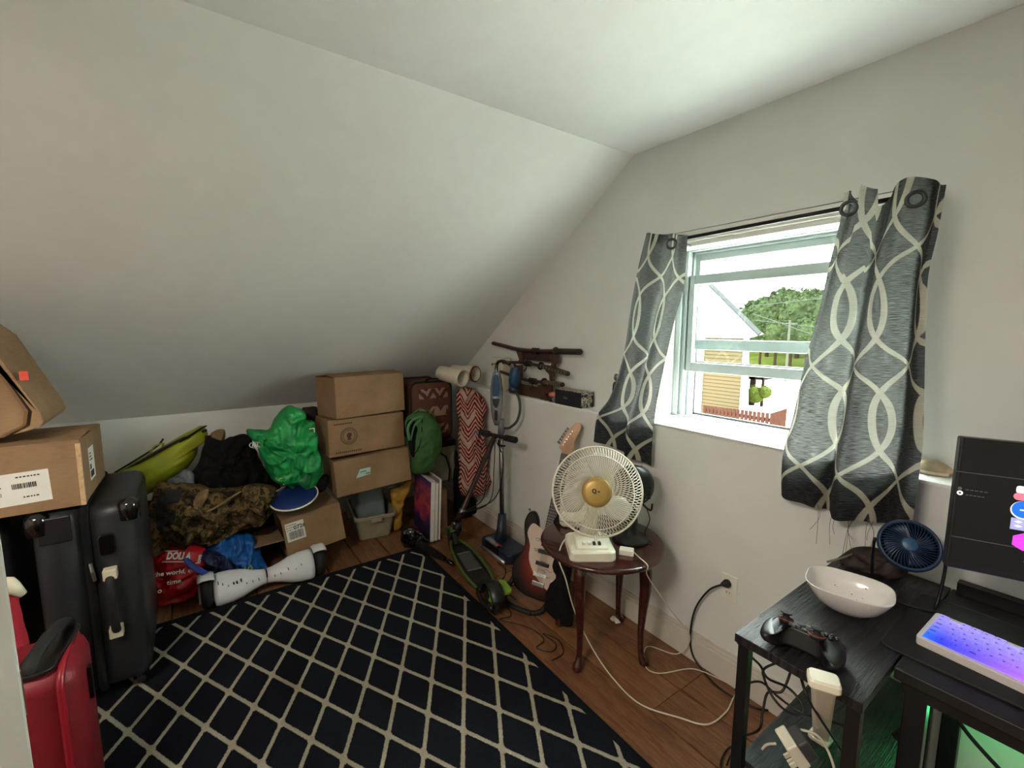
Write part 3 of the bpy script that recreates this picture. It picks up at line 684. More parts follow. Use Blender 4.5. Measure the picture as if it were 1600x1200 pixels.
# bedding bag with chevron showing through its windows
fb_ = [X5(160, 262, -3.02), X5(388, 312, -3.02), X5(376, 575, -3.02), X5(158, 570, -3.02)]
y0, y1_, z0, z1 = 1.265, 1.585, .672, 1.108
bb_ = thing('bedding_bag', (-3.15, 1.42, z0), 'brown zipped bedding bag with dark piping under the white tubes', 'bag')
bm = B(); loft(bm, [[(x, p[0], p[1]) for p in rrect(y1_-y0, z1-z0, .05, 5, (y0+y1_)/2, (z0+z1)/2)] for x in (-3.34, -3.03)])
obj('bag_body', bm, BROWNF, bb_)
for x in (-3.03, -3.34): obj('piping', tube(B(), [(x, p[0], p[1]) for p in rrect(y1_-y0+.006, z1-z0+.006, .05, 6, (y0+y1_)/2, (z0+z1)/2)], .009, 8, True), BLACKR, bb_, smooth=True)
for za, zb_ in ((.715, .79), (.85, .925), (.985, 1.06)):
    obj('mesh_window', bx(B(), (-3.032, y0+.06, za), (-3.024, y1_-.025, zb_)), M('chevron_window', (110, 60, 60), .5, var=0, bmp=0, custom=chevron((150, 120, 100), (84, 30, 30), 9, 12)), bb_, bevel=.003, label='window showing dark red chevron bedding')
obj('carry_handle', tube(B(), cat([(-3.0, y0+.10, 1.115), (-3.0, y0+.13, 1.135), (-3.0, y0+.22, 1.13), (-3.0, y0+.26, 1.11)], 5), .007, 6), BLACKC, bb_)
# cream box and boards beneath
cb = thing('storage_box', (-3.1, 1.45, 0), 'cream lidded box holding up the brown bedding bag', 'storage box')
obj('body', bx(B(), (-3.30, 1.38, .33), (-3.04, 1.62, .60)), M('cream_board', (128, 122, 104), .7, var=.1), cb, bevel=.006)
obj('lid', bx(B(), (-3.31, 1.372, .60), (-3.03, 1.628, .652)), BLACKP, cb, bevel=.005)
obj('lid_band', tube(B(), [(-3.012, 1.43, .60), (-3.012, 1.53, .53), (-3.012, 1.56, .42), (-3.012, 1.55, .33)], .006, 6), BLACKC, cb)
o = obj('cardboard_sheet', bx(B(), (-3.28, 1.40, 0), (-2.86, 1.455, .33)), CARD, bevel=.002); tag(o, 'brown flat cardboard carton standing on edge behind the canvases', 'cardboard')
# canvases
def mk_art(nt, b, c, vec):
    (x, y, z), pv = posn(nt); n = noise_n(nt, pv, 9, 5, .6); m = noise_n(nt, pv, 26, 4, .7)
    f = (z-.02)*2.1+(n-.5)*.7+(m-.5)*.25
    nt.links.new(ramp(nt, f, [(0, rgb(28, 34, 66)), (.22, rgb(48, 44, 88)), (.36, rgb(170, 56, 96)), (.48, rgb(206, 90, 80)), (.58, rgb(120, 46, 96)), (.7, rgb(180, 80, 96)), (.84, rgb(60, 44, 110)), (1, rgb(34, 40, 84))]), b.inputs['Base Color'])
ART = M('art_print', (120, 50, 90), .4, var=0, bmp=0, custom=mk_art)
for i, (yy, w, h, t, lab) in enumerate(((1.270, .335, .430, .030, 'front canvas print of a pink and purple landscape, leaning by the tote'), (1.304, .35, .415, .022, 'thin white-edged canvas directly behind the pink landscape print'), (1.334, .37, .440, .014, 'rearmost and tallest white-edged canvas of the leaning three'))):
    Mx = Matrix.Translation((-2.765, yy, .012)) @ Matrix.Rotation(math.radians(-2.5), 4, 'X') @ Matrix.Rotation(math.radians(-4), 4, 'Z')
    r = thing('canvas', Mx, lab, 'picture', 'canvases leaning in the corner')
    obj('stretched_canvas', bx(B(), (-w, 0, 0), (0, t, h)), PAPER, r, local=True, bevel=.002)
    obj('picture_face', bx(B(), (-w+.002, -.0012, .002), (-.002, 0, h-.002)), ART if i == 0 else M('art_back', (140, 120, 130), .5), r, local=True)
YEL = M('yellow_bag', (166, 128, 44), .6, var=.3, vs=9, bmp=.2)
o = obj('plastic_bag', puff([gx(*p, -3.09) for p in cz((360, 540), 3.53, [(885, 800), (940, 770), (1000, 735), (985, 800), (960, 850), (945, 930), (935, 1010), (900, 1020), (895, 920)])], -3.1, .03, 12, .015, 10, 10, 70), YEL, smooth=True)
tag(o, 'mustard yellow plastic bag between the plastic tubs and the pink print', 'bag')
# black sling bag and umbrella by the rug corner
o = obj('sling_bag', puff([gx(*p, -2.80) for p in ((626, 832), (640, 822), (655, 826), (668, 842), (676, 858), (670, 868), (650, 868), (632, 858))], -2.8, .05, 13, .02, 12, 10, 70), BLACKG, smooth=True)
tag(o, 'small glossy black sling bag on the floor before the canvases', 'bag')
um = thing('umbrella', (-2.6, 1.24, 0), 'short folded black umbrella lying at the rug corner', 'umbrella')
obj('folded_canopy', tube(B(), [(-2.80, 1.17, .035), (-2.76, 1.178, .035), (-2.55, 1.215, .033), (-2.46, 1.232, .033)], [.012, .028, .024, .014], 10), BLACKC, um, smooth=True)
obj('handle', tube(B(), [(-2.46, 1.232, .033), (-2.38, 1.245, .032)], .013, 10), BLACKG, um, smooth=True)
# green backpack
BPK = M('backpack_green', (52, 96, 46), .65, var=.15, bmp=.35, bs=160)
bp = obj('backpack', puff(cz(o5, s5, [(112, 455), (145, 422), (195, 408), (240, 425), (280, 465), (298, 520), (292, 600), (270, 665), (235, 715), (185, 735), (148, 722), (136, 650), (122, 560)]), -2.93, .09, 14, .012, 7, 18, 110), BPK, smooth=True)
tag(bp, 'small green backpack propped above the canvases beside the box stack', 'backpack')
obj('side_pocket', puff(cz(o5, s5, [(116, 470), (150, 450), (170, 480), (165, 560), (158, 640), (140, 640), (125, 560)]), -2.885, .03, 15, .01), BLACKC, bp, smooth=True)
obj('shoulder_strap', tube(B(), cat([X5(135, 560, -2.85), X5(125, 500, -2.85), X5(150, 455, -2.84), X5(200, 440, -2.83), X5(160, 480, -2.83), X5(140, 560, -2.85)], 6), .011, 8, flat=.5), M('strap_green', (70, 112, 74), .6), bp, smooth=True)
obj('top_loop', tube(B(), cat([X5(150, 425, -2.93), X5(190, 395, -2.92), X5(240, 410, -2.92), X5(265, 445, -2.92)], 6), .010, 8, flat=.5), BPK, bp, smooth=True)
obj('seam', tube(B(), cat([X5(200, 440, -2.865), X5(195, 540, -2.85), X5(180, 600, -2.85), X5(150, 640, -2.87)], 6), .003, 6), BLACKC, bp)
# chevron quilt
q = obj('rolled_quilt', puff(cz(o5, s5, [(386, 305), (430, 288), (475, 300), (503, 340), (512, 440), (516, 520), (524, 600), (534, 700), (534, 800), (500, 850), (450, 862), (412, 850), (396, 800), (398, 700), (392, 600), (400, 480), (388, 380)]), -2.84, .10, 16, .035, 5, 22, 130, power=.45), CHEV, smooth=True)
tag(q, 'tall rolled red and cream chevron quilt standing in the corner', 'quilt')
obj('edge_binding', tube(B(), cat([X5(496, 320, -2.78), X5(516, 420, -2.77), X5(508, 560, -2.77), X5(480, 640, -2.76), X5(470, 760, -2.765), X5(462, 850, -2.80)], 6), .006, 6), M('dark_red_binding', (96, 20, 30), .8), q, smooth=True)
o = obj('black_bag', puff(cz(o5, s5, [(372, 600), (385, 700), (392, 850), (440, 880), (470, 870), (475, 950), (468, 1020), (450, 1045), (380, 1010), (368, 800)]), -3.02, .09, 17, .02, 7), BLACKC, smooth=True)
tag(o, 'tall black cloth bag standing under the chevron quilt', 'bag')
# white tubes on top
def pipe(name, a, b, r0, r1, label, ring=None):
    a, b = V(a), V(b); L = (b-a).length; u, w = perp(b-a); d = (b-a).normalized()
    Mx = Matrix.Translation(a) @ Matrix((u, w, d)).transposed().to_4x4(); t = thing(name, Mx, label, 'tube', 'white tubes on the bedding bag')
    obj('tube_wall', lathe(B(), [(r0*.86, 0), (r0, .006), (r0, L*.55), (r1, L-.01), (r1, L), (r1*.86, L), (r0*.86, L*.5), (r0*.86, 0)], None, 32, False), M('white_duct', (206, 200, 182), .5, var=.05), t, local=True, smooth=True)
    if ring: obj('end_ring', lathe(B(), [(r1*1.02, L-.012), (r1*1.06, L-.006), (r1*1.02, L+.002), (r1*.9, L+.002)], None, 32, False), ring, t, local=True, smooth=True)
pipe('duct_tube', (-3.02, 1.50, 1.175), (-2.80, 1.567, 1.148), .056, .063, 'near white hollow tube with its open end toward the room')
pipe('duct_tube', (-3.08, 1.635, 1.17), (-2.87, 1.715, 1.165), .056, .058, 'rear white tube with a dark red end ring behind the open one', M('dark_red_ring', (96, 36, 28), .5))
# ledge: cream box
r = thing('canister', (-2.72, 1.84, LEDGE), 'cream ridged canister at the far end of the wall ledge', 'canister')
obj('body', prism(B(), rrect(.13, .075, .012), .20, Matrix.Translation((-2.715, 1.84, LEDGE))), CREAM, r, bevel=.002)
obj('lid', prism(B(), rrect(.136, .08, .014), .045, Matrix.Translation((-2.715, 1.84, LEDGE+.2))), WPLAS, r, bevel=.003)
for z in (.205, .222, .238): obj('lid_ridge', prism(B(), rrect(.14, .084, .014), .005, Matrix.Translation((-2.715, 1.84, LEDGE+z))), CREAM, r)
# ------------------------------------------------------------ stick vacuum
VX, VY = -2.44, 1.66
vb = thing('stick_vacuum', (VX, VY, 0), 'upright stick vacuum with silver tube and blue dust cup in the corner', 'vacuum cleaner')
SILV = M('silver_plastic', (168, 172, 178), .25, metal=.6, var=.05)
VBLU = M('vacuum_blue', (24, 66, 98), .3, var=.1)
NAVY = M('vacuum_navy', (26, 40, 58), .35, var=.15)
d2 = V((1, -.02, 0)).normalized()
Mv = Matrix.Translation((-2.36, 1.625, 0))
hd = B(); prism(hd, [(-.17, -.06), (-.15, -.09), (.15, -.09), (.17, -.06), (.17, .05), (.12, .085), (-.12, .085), (-.17, .05)], .062, Mv, .012)
h = obj('floor_head', hd, NAVY, vb, bevel=.01)
obj('head_window', bx(B(), (-.10, -.094, .03), (.06, -.06, .076), Mv), BLACKG, h, bevel=.006)
obj('silver_trim', bx(B(), (-.12, -.08, .074), (.02, -.045, .082), Mv), SILV, h, bevel=.003)
obj('red_trim', bx(B(), (-.02, -.06, .080), (.05, -.05, .086), Mv), M('red_trim', (150, 40, 44), .4), h)
obj('brush_bar', tube(B(), [Mv @ V((-.14, -.092, .018)), Mv @ V((.14, -.092, .018))], .012, 8), SILV, h, smooth=True)
obj('neck_joint', tube(B(), [(VX+.03, VY-.04, .06), (VX+.01, VY-.01, .14), (VX, VY, .24)], [.045, .036, .028], 14), NAVY, vb, smooth=True)
obj('tube_pole', tube(B(), [(VX, VY, .22), (VX-.01, VY, .85)], .0165, 14), METAL, vb, smooth=True)
obj('pole_clip', tube(B(), [(VX-.01, VY, .80), (VX-.01, VY, .90)], [.024, .02], 12), M('grey_clip', (120, 124, 128), .4), vb, smooth=True)
cap = B(); st = [(.86, .014), (.90, .028), (.96, .036), (1.02, .040), (1.10, .040), (1.17, .032), (1.22, .020), (1.225, .006)]
loft(cap, [[(VX-.02+math.cos(a)*r_*1.0, VY-.03+math.sin(a)*r_*1.1, z) for a in [2*PI*k/18 for k in range(18)]] for z, r_ in st])
c_ = obj('motor_body', cap, SILV, vb, smooth=True)
fdir = V((.75, -.66, 0)); fsd = V((.66, .75, 0)); oc = V((VX-.02, VY-.03, 0))+fdir*.033
def vpl(pts, t): return prism(B(), pts, t, frame(oc, fsd, (0, 0, 1)))
obj('front_panel', vpl([(-.022, 1.06), (.022, 1.06), (.026, 1.11), (.018, 1.18), (.008, 1.205), (-.008, 1.205), (-.018, 1.18), (-.026, 1.11)], .010), VBLU, c_, bevel=.004, label='glossy blue front panel')
obj('switch_panel', vpl([(-.024, 1.045), (.024, 1.045), (.018, 1.01), (.006, .985), (-.006, .985), (-.018, 1.01)], .012), BLACKG, c_, bevel=.003)
obj('badge', vpl([(-.010, .90), (.010, .90), (.010, .97), (-.010, .97)], .008), BLACKP, c_, bevel=.002)
obj('dust_cup', lathe(B(), [(0, 0), (.030, .005), (.036, .04), (.034, .10), (.022, .13), (0, .135)], Matrix.Translation((VX+.06, VY+.05, 1.12)) @ Matrix.Rotation(.15, 4, 'Y'), 20), VBLU, vb, smooth=True)
obj('dust_cup_cap', lathe(B(), [(.03, 0), (.036, .01), (.03, .035), (0, .04)], Matrix.Translation((VX+.06, VY+.05, 1.09)), 16), NAVY, vb, smooth=True)
obj('carry_handle', tube(B(), cat([(VX-.04, VY-.02, 1.20), (VX-.045, VY-.01, 1.27), (VX, VY, 1.29), (VX+.05, VY+.03, 1.27)], 6), .011, 8), BLACKG, vb, smooth=True)
obj('hose', tube(B(), cat([(VX+.05, VY+.05, 1.10), (VX+.10, VY+.06, 1.06), (VX+.12, VY+.06, .98), (VX+.10, VY+.05, .90), (VX+.05, VY+.03, .85), (VX+.01, VY+.01, .84)], 6), .009, 10), M('grey_hose', (58, 60, 62), .5), vb, smooth=True)
# ------------------------------------------------------------ kick scooter
sc_ = thing('kick_scooter', (-2.2, 1.28, 0), 'black kick scooter with lime green deck rails at the rug edge', 'scooter')
A, Bq = V((-2.50, 1.335, .085)), V((-1.98, 1.235, .085)); ax = (Bq-A).normalized(); sd = V((-ax.y, ax.x, 0)); L = (Bq-A).length
def sp(u, v, z): return A+ax*u+sd*v+V((0, 0, z-.085))
LIMEP = M('lime_plastic', (124, 164, 34), .4, var=.08)
LIMED = M('lime_dark_plastic', (64, 88, 34), .45, var=.08)
dk = B(); outl = [(0, -.035), (.10, -.062), (.28, -.072), (.44, -.066), (L+.02, -.045), (L+.02, .045), (.44, .066), (.28, .072), (.10, .062), (0, .035)]
Ms = Matrix.Translation((A.x, A.y, .062)) @ Matrix((ax, sd, V((0, 0, 1)))).transposed().to_4x4()
deck = obj('deck', prism(dk, outl, .03, Ms), BLACKP, sc_, bevel=.008)
for s in (-1, 1): obj('deck_rail', tube(B(), cat([sp(-.02, .03*s, .10), sp(.10, .060*s, .105), sp(.28, .074*s, .10), sp(.44, .068*s, .095), sp(L, .052*s, .09)], 6), .009, 8), LIMED, sc_, smooth=True)
obj('grip_plate', prism(B(), [(.14, -.04), (.36, -.045), (.36, .045), (.14, .04)], .034, Ms), M('grip_tape', (62, 62, 58), .9, bmp=.5, bs=400), sc_)
for u in (.14, .355): obj('plate_edge', bx(B(), (u, -.042, .034), (u+.006, .042, .037), Ms), SILV, sc_)
def wheel(c, r, w, axis, par, hubmat):
    u, w2 = perp(axis); Mx = Matrix.Translation(c) @ Matrix((u, w2, V(axis).normalized())).transposed().to_4x4()
    wo = obj('wheel', lathe(B(), [(r*.62, -w/2), (r*.9, -w/2), (r, -w*.25), (r, w*.25), (r*.9, w/2), (r*.62, w/2), (r*.62, -w/2)], Mx, 28, False), BLACKR, par, smooth=True)
    hb_ = B(); lathe(hb_, [(0, -w*.35), (r*.2, -w*.45), (r*.2, w*.45), (0, w*.35)], Mx, 14)
    for k in range(5):
        a = 2*PI*k/5; bx(hb_, (0, -r*.10, -w*.3), (r*.64, r*.10, w*.3), Mx @ Matrix.Rotation(a, 4, 'Z'))
    obj('hub', hb_, hubmat, wo)
wheel(sp(L+.11, 0, .075), .075, .034, sd, sc_, LIMEP); wheel(sp(-.075, 0, .082), .082, .034, sd, sc_, LIMED)
fd = B(); lathe(fd, [(.082, -.036), (.09, -.032), (.094, 0), (.09, .032), (.082, .036)], Matrix.Translation(sp(L+.11, 0, .075)) @ Matrix((ax, V((0, 0, 1)), -sd)).transposed().to_4x4(), 16, False, math.radians(15), math.radians(170))
obj('rear_fender', fd, BLACKP, sc_, smooth=True, solid=.004)
fg = B(); lathe(fg, [(.092, -.03), (.100, 0), (.092, .03)], Matrix.Translation(sp(-.075, 0, .082)) @ Matrix((-ax, V((0, 0, 1)), sd)).transposed().to_4x4(), 16, False, math.radians(0), math.radians(120))
obj('front_fender', fg, LIMED, sc_, smooth=True, solid=.004)
obj('axle_peg', tube(B(), [sp(L+.06, .03, .10), sp(L+.06, .12, .105)], .014, 10), BLACKP, sc_)
obj('bumper', tube(B(), cat([sp(L+.02, -.05, .07), sp(L+.11, -.052, .06), sp(L+.18, -.03, .07)], 5), .014, 8), BLACKP, sc_, smooth=True)
obj('rear_guard', prism(B(), rrect(.13, .09, .03, 4, L+.09, .055), .012, Ms, .045), LIMEP, sc_)
hg, hv = V((-2.545, 1.37, .22)), V((-2.415, 1.585, .80))
obj('fold_joint', tube(B(), [sp(-.075, 0, .10), hg+V((0, 0, -.04)), hg], [.03, .034, .028], 12), BLACKP, sc_, smooth=True)
obj('joint_bolt', lathe(B(), [(0, .0), (.016, .002), (.014, .012), (0, .014)], Matrix.Translation(hg+V((.02, -.03, .0))) @ Matrix.Rotation(PI/2, 4, 'X'), 12), METAL, sc_, smooth=True)
st_ = obj('steering_stem', tube(B(), [hg, hg.lerp(hv, .12), hg.lerp(hv, .13), hv], [.022, .022, .017, .017], 12), M('stem_dark_red', (46, 20, 20), .35), sc_, smooth=True)
obj('stem_collar', tube(B(), [hg.lerp(hv, .08), hg.lerp(hv, .15)], .021, 12), METAL, st_, smooth=True)
e0, e1 = V((-2.60, 1.585, .792)), V((-2.20, 1.60, .815))
obj('handlebar', tube(B(), [e0, e1], .013, 10), BLACKP, sc_, smooth=True)
for a, b in ((0, .28), (.72, 1)): obj('grip', tube(B(), [e0.lerp(e1, a), e0.lerp(e1, a+.01), e0.lerp(e1, b-.01), e0.lerp(e1, b)], [.016, .021, .021, .018], 12), BLACKR, sc_, smooth=True)
obj('bell', lathe(B(), [(0, 0), (.014, .002), (.012, .01), (0, .012)], Matrix.Translation(e0+V((.0, -.018, 0))) @ Matrix.Rotation(PI/2, 4, 'X'), 12), SILV, sc_)
obj('brake_lever', tube(B(), cat([e0.lerp(e1, .62)+V((0, -.02, -.02)), e0.lerp(e1, .7)+V((0, -.04, -.045)), e0.lerp(e1, .85)+V((0, -.04, -.04))], 5), .006, 6), DKMETAL, sc_, smooth=True)
for k, (m1, m2) in enumerate((((.07, .02, -.16), (.02, -.02, -.42)), ((.035, -.03, -.20), (-.03, -.03, -.46)), ((-.03, -.04, -.2), (-.08, -.05, -.45)))):
    obj('brake_cable', tube(B(), cat([hv+V((.03, -.02, -.01)), hv+V(m1), hv+V(m2), hg+V((0.02, -.02, .06))], 8), .0032, 6), BLACKR, sc_, smooth=True)
# ------------------------------------------------------------ swords on a rack
o8 = (740, 510); s8 = 6.667
def Y8(x, y, Y=1.84): return gy(o8[0]+x/s8, o8[1]+y/s8, Y)
WOODR = M('rack_wood', (74, 50, 36), .5, var=.25, stretch=(1, 1, 6))
rk = thing('sword_rack', Y8(600, 700), 'dark wooden three-tier rack on the ledge holding the swords', 'sword rack')
def slab(name, pts, y0, y1, mat, par, bev=.002):
    P = [Y8(*p) for p in pts]
    return obj(name, prism(B(), [(p.x, p.z) for p in P], y1-y0, Matrix(((1, 0, 0, 0), (0, 0, 1, y0), (0, 1, 0, 0), (0, 0, 0, 1)))), mat, par, bevel=bev)
slab('upright', [(438, 232), (455, 240), (475, 268), (500, 262), (512, 355), (478, 392), (455, 372), (478, 345)], 1.835, 1.855, WOODR, rk)
slab('upright', [(425, 380), (450, 408), (485, 405), (510, 400), (512, 530), (478, 540), (440, 520), (462, 500)], 1.825, 1.845, WOODR, rk)
slab('upright', [(408, 520), (440, 548), (500, 560), (520, 640), (540, 708), (400, 708), (425, 600)], 1.81, 1.835, WOODR, rk)
slab('upright', [(790, 300), (830, 290), (880, 300), (880, 370), (845, 400), (830, 560), (800, 600), (790, 500), (745, 450), (790, 440), (815, 390)], 1.835, 1.855, WOODR, rk)
slab('upright', [(700, 610), (740, 600), (800, 580), (840, 600), (835, 680), (790, 700), (750, 775), (720, 770), (740, 700)], 1.81, 1.835, WOODR, rk)
a, b = Y8(420, 640, 1.82), Y8(760, 720, 1.82)
obj('base_board', bx(B(), (a.x, 1.815, LEDGE), (b.x, 1.832, LEDGE+.075)), WOODR, rk, bevel=.003)
obj('cross_rail', bx(B(), (Y8(470, 300).x, 1.858, 1.29), (Y8(830, 330).x, 1.866, 1.36)), M('maroon_board', (58, 38, 38), .5), rk, bevel=.003)
obj('foot', bx(B(), (b.x-.03, 1.80, LEDGE), (b.x+.03, 1.87, LEDGE+.018)), WOODR, rk, bevel=.003)
SAYA = M('maroon_lacquer', (52, 30, 30), .3, var=.15, coat=.3)
WRAP = M('sword_wrap', (110, 98, 76), .7, var=.3, vs=60)
DWRAP = M('sword_fitting', (52, 44, 38), .5, metal=.4, var=.2)
def sword(path, gi, hpath, yy, lab, r0=.0135):
    t = thing('sword', Y8(*path[0], yy), lab, 'sword', 'sheathed swords on the rack')
    P = cat([Y8(*p, yy) for p in path], 6)
    obj('scabbard', tube(B(), P, r0, 10, flat=.8), SAYA, t, smooth=True)
    H = cat([Y8(*p, yy) for p in hpath], 5); g = H[0]; d = (H[1]-H[0]).normalized()
    obj('guard', tube(B(), [g-d*.006, g-d*.004, g+d*.004, g+d*.006], [.02, .026, .026, .02], 16), DWRAP, t, smooth=True)
    obj('hilt', tube(B(), H, r0*1.05, 10), M('hilt_dark', (44, 36, 28), .7), t, smooth=True)
    wr = B(); n = 9
    for k in range(n):
        for s in (-1, 1):
            a_ = H[0].lerp(H[-1], (k+.1)/n); b_ = H[0].lerp(H[-1], (k+.9)/n); w = V((0, -1, 0))*.014
            tube(wr, [a_+V((0, 0, .013*s))+w*.4, (a_+b_)/2+w*1.1, b_-V((0, 0, .013*s))+w*.4], .0038, 5)
    obj('hilt_wrap', wr, WRAP, t, smooth=True, kind='stuff')
    obj('pommel', tube(B(), [H[-1]-d*.004, H[-1]+d*.008], [.016, .013], 12), DWRAP, t, smooth=True)
    j = int(len(P)*.72); kn = B()
    for dx in (-.025, 0, .025): c0 = P[j]+V((dx, 0, 0)); tube(kn, [c0+V((math.cos(a_)*.004, math.sin(a_)*.017, math.cos(a_+.5)*.018)) for a_ in [2*PI*q/12 for q in range(12)]], .0045, 6, True)
    tube(kn, cat([P[j]+V((0, -.018, 0)), P[j]+V((.015, -.02, -.03)), P[j]+V((-.01, -.02, -.055))], 5), .0045, 6)
    obj('scabbard_cord', kn, DWRAP, t, smooth=True, kind='stuff')
sword([(205, 175), (320, 205), (440, 235), (560, 250), (700, 258), (840, 258)], 0, [(855, 258), (980, 262), (1112, 266)], 1.85, 'topmost sheathed sword of the rack with pale wrapped hilt', .018)
sword([(200, 395), (300, 380), (450, 374), (560, 384), (680, 408)], 0, [(700, 412), (840, 445), (980, 492)], 1.815, 'middle curved sheathed sword on the rack with pale wrapped hilt')
sword([(280, 470), (380, 505), (500, 545), (620, 570), (720, 580)], 0, [(735, 580), (840, 592), (925, 606)], 1.80, 'lowest sheathed sword on the rack with wrapped hilt near the black box')
# small things on the ledge
MB_ = M('black_carton', (24, 26, 34), .4, var=.1)
def mk_pat(nt, b, c, vec):
    n = noise_n(nt, vec, 40, 3, .6)
    nt.links.new(ramp(nt, n, [(0, rgb(20, 20, 26)), (.47, rgb(190, 184, 176)), (.55, rgb(40, 34, 48)), (.62, rgb(196, 176, 84)), (.7, rgb(26, 26, 36))], True), b.inputs['Base Color'])
PATB = M('patterned_print', (120, 110, 90), .4, var=0, bmp=0, custom=mk_pat)
r = thing('carton', (-1.94, 1.84, LEDGE), 'small black carton with colourful printed end on the ledge', 'box')
obj('body', bx(B(), (-2.05, 1.785, LEDGE), (-1.825, 1.885, LEDGE+.088)), MB_, r, bevel=.001)
obj('printed_end', bx(B(), (-1.825, 1.787, LEDGE+.001), (-1.8238, 1.883, LEDGE+.087)), PATB, r, label='multicoloured printed end panel')
obj('printed_top', bx(B(), (-2.049, 1.786, LEDGE+.088), (-1.826, 1.884, LEDGE+.089)), PATB, r)
obj('front_lettering', bx(B(), (-1.975, 1.7838, LEDGE+.038), (-1.94, 1.785, LEDGE+.05)), M('dim_print', (90, 90, 96), .5), r)
r = thing('game_controller', (-2.10, 1.83, LEDGE), 'small black and pink round device between sword rack and black carton', 'gadget')
obj('base', lathe(B(), [(0, 0), (.045, 0), (.052, .015), (.045, .034), (0, .036)], Matrix.Translation((-2.105, 1.835, LEDGE)), 20), BLACKG, r, smooth=True)
obj('pink_cap', lathe(B(), [(.044, .034), (.042, .05), (.024, .06), (0, .062)], Matrix.Translation((-2.105, 1.835, LEDGE)), 20), M('salmon_pink', (196, 110, 104), .5), r, smooth=True)
obj('grey_button', lathe(B(), [(0, 0), (.016, 0), (.014, .006), (0, .007)], Matrix.Translation((-2.07, 1.795, LEDGE+.02)) @ Matrix.Rotation(PI/2, 4, 'X'), 14), M('sage_grey', (110, 124, 116), .5), r)
r = thing('figurine', (-1.62, 1.83, LEDGE), 'small black and silver figurine on the ledge against the left curtain', 'figurine')
c0 = gy(965, 590, 1.80)
for nm, cc_, s_, mt in (('head', (0, 0, 0), (.020, .018, .022), M('crumpled_silver', (120, 120, 124), .35, metal=.5, var=.6, vs=50, bmp=.5)), ('torso', (-.012, 0, -.06), (.018, .014, .038), BLACKG), ('cloak', (.006, .01, -.055), (.014, .012, .05), M('grey_figure', (96, 96, 100), .5))):
    bm = B(); bmesh.ops.create_icosphere(bm, subdivisions=3, radius=1)
    for v in bm.verts: v.co = V((v.co.x*s_[0], v.co.y*s_[1], v.co.z*s_[2]))*(1+.25*noise.noise(v.co*3))+c0+V(cc_)
    obj(nm, bm, mt, r, smooth=True)
lg = tube(B(), [c0+V((-.02, 0, -.08)), c0+V((-.07, 0, -.15))], .004, 6)
obj('staff', lg, BLACKP, r)
for s in (-1, 1): obj('leg', tube(B(), [c0+V((-.01+.008*s, 0, -.08)), c0+V((-.005+.014*s, .01, LEDGE-c0.z+.003))], [.008, .005], 6), BLACKP, r)

# ------------------------------------------------------------ side table
TX, TY, TZ = -1.355, 1.475, .545
MAHO = M('mahogany', (62, 26, 22), .22, var=.2, stretch=(1, 1, 5), vs=14, bmp=.04, coat=.4)
tb = thing('side_table', (TX, TY, 0), 'round dark mahogany side table with curved legs under the white fan', 'table')
obj('tabletop', lathe(B(), [(0, -.026), (.262, -.026), (.275, -.02), (.28, -.010), (.275, -.002), (.268, 0), (0, 0)], Matrix.Translation((TX, TY, TZ)), 56), MAHO, tb, smooth=True)
ap = B(); q4 = [(-1.309, 1.29), (-1.16, 1.56), (-1.43, 1.705), (-1.585, 1.43)]
for i in range(4):
    a, b = V(q4[i]), V(q4[(i+1) % 4]); a = a.lerp(V((TX, TY)), .10); b = b.lerp(V((TX, TY)), .10); d = (b-a).normalized(); n_ = V((-d.y, d.x))
    prism(ap, [a+n_*.009, a-n_*.009, b-n_*.009, b+n_*.009], .06, None, TZ-.086)
obj('apron', ap, MAHO, tb)
for x, y in q4:
    o_ = (V((x, y, 0))-V((TX, TY, 0))).normalized(); b0 = V((x, y, 0))-o_*.02
    prof = [(.518, .0, .026), (.44, .012, .028), (.36, .014, .025), (.26, .006, .019), (.15, 0, .014), (.07, .002, .0125), (.04, .008, .015), (.022, .018, .022), (.008, .02, .021), (0.0, .02, .014)]
    obj('leg', tube(B(), [b0+o_*f+V((0, 0, z)) for z, f, r_ in prof], [p[2] for p in prof], 14), MAHO, tb, smooth=True)
# ------------------------------------------------------------ white desk fan
fx, fy = -1.305, 1.345; fd_ = V((.82, -.57, 0)).normalized(); fr_ = V((.57, .82, 0)).normalized()
Mb = Matrix.Translation((fx, fy, TZ)) @ Matrix((fr_, -fd_, V((0, 0, 1)))).transposed().to_4x4()   # x right, y back
IV = M('ivory_fan_plastic', (222, 218, 200), .35, var=.03, bmp=.02)
fan = thing('desk_fan', (fx, fy, TZ), 'white desk fan with round wire cage and gold hub on the side table', 'fan')
bm = B(); loft(bm, [[Mb @ V((p[0], p[1], z)) for p in rrect(.195-i_, .195-i_, .025)] for z, i_ in ((0, .004), (.006, 0), (.036, .004), (.044, .018))]); obj('base', bm, IV, fan, smooth=False, bevel=.002)
bm = B(); loft(bm, [[Mb @ V((p[0], p[1]-.012, z+(p[1])*.12)) for p in rrect(.135-i_, .135-i_, .012)] for z, i_ in ((.040, 0), (.056, .004), (.060, .012))]); cp_ = obj('control_panel', bm, IV, fan, bevel=.002)
for k in range(4):
    bm = B(); bx(bm, (-.040+k*.022, -.058, .045), (-.028+k*.022, -.040, .066), Mb)
    obj('button', bm, WPLAS if k < 2 else M('grey_button', (56, 56, 52), .4), cp_, bevel=.003, label=('white push button' if k < 2 else 'dark push button'))
hub = V((-1.245, 1.318, .838)); fn = (CAM-hub); fn.z *= .75; fn.normalize(); fu = V((0, 0, 1)); fu = (fu-fn*fu.dot(fn)).normalized(); fw_ = fu.cross(fn)
Mf = Matrix.Translation(hub) @ Matrix((fw_, fu, fn)).transposed().to_4x4()
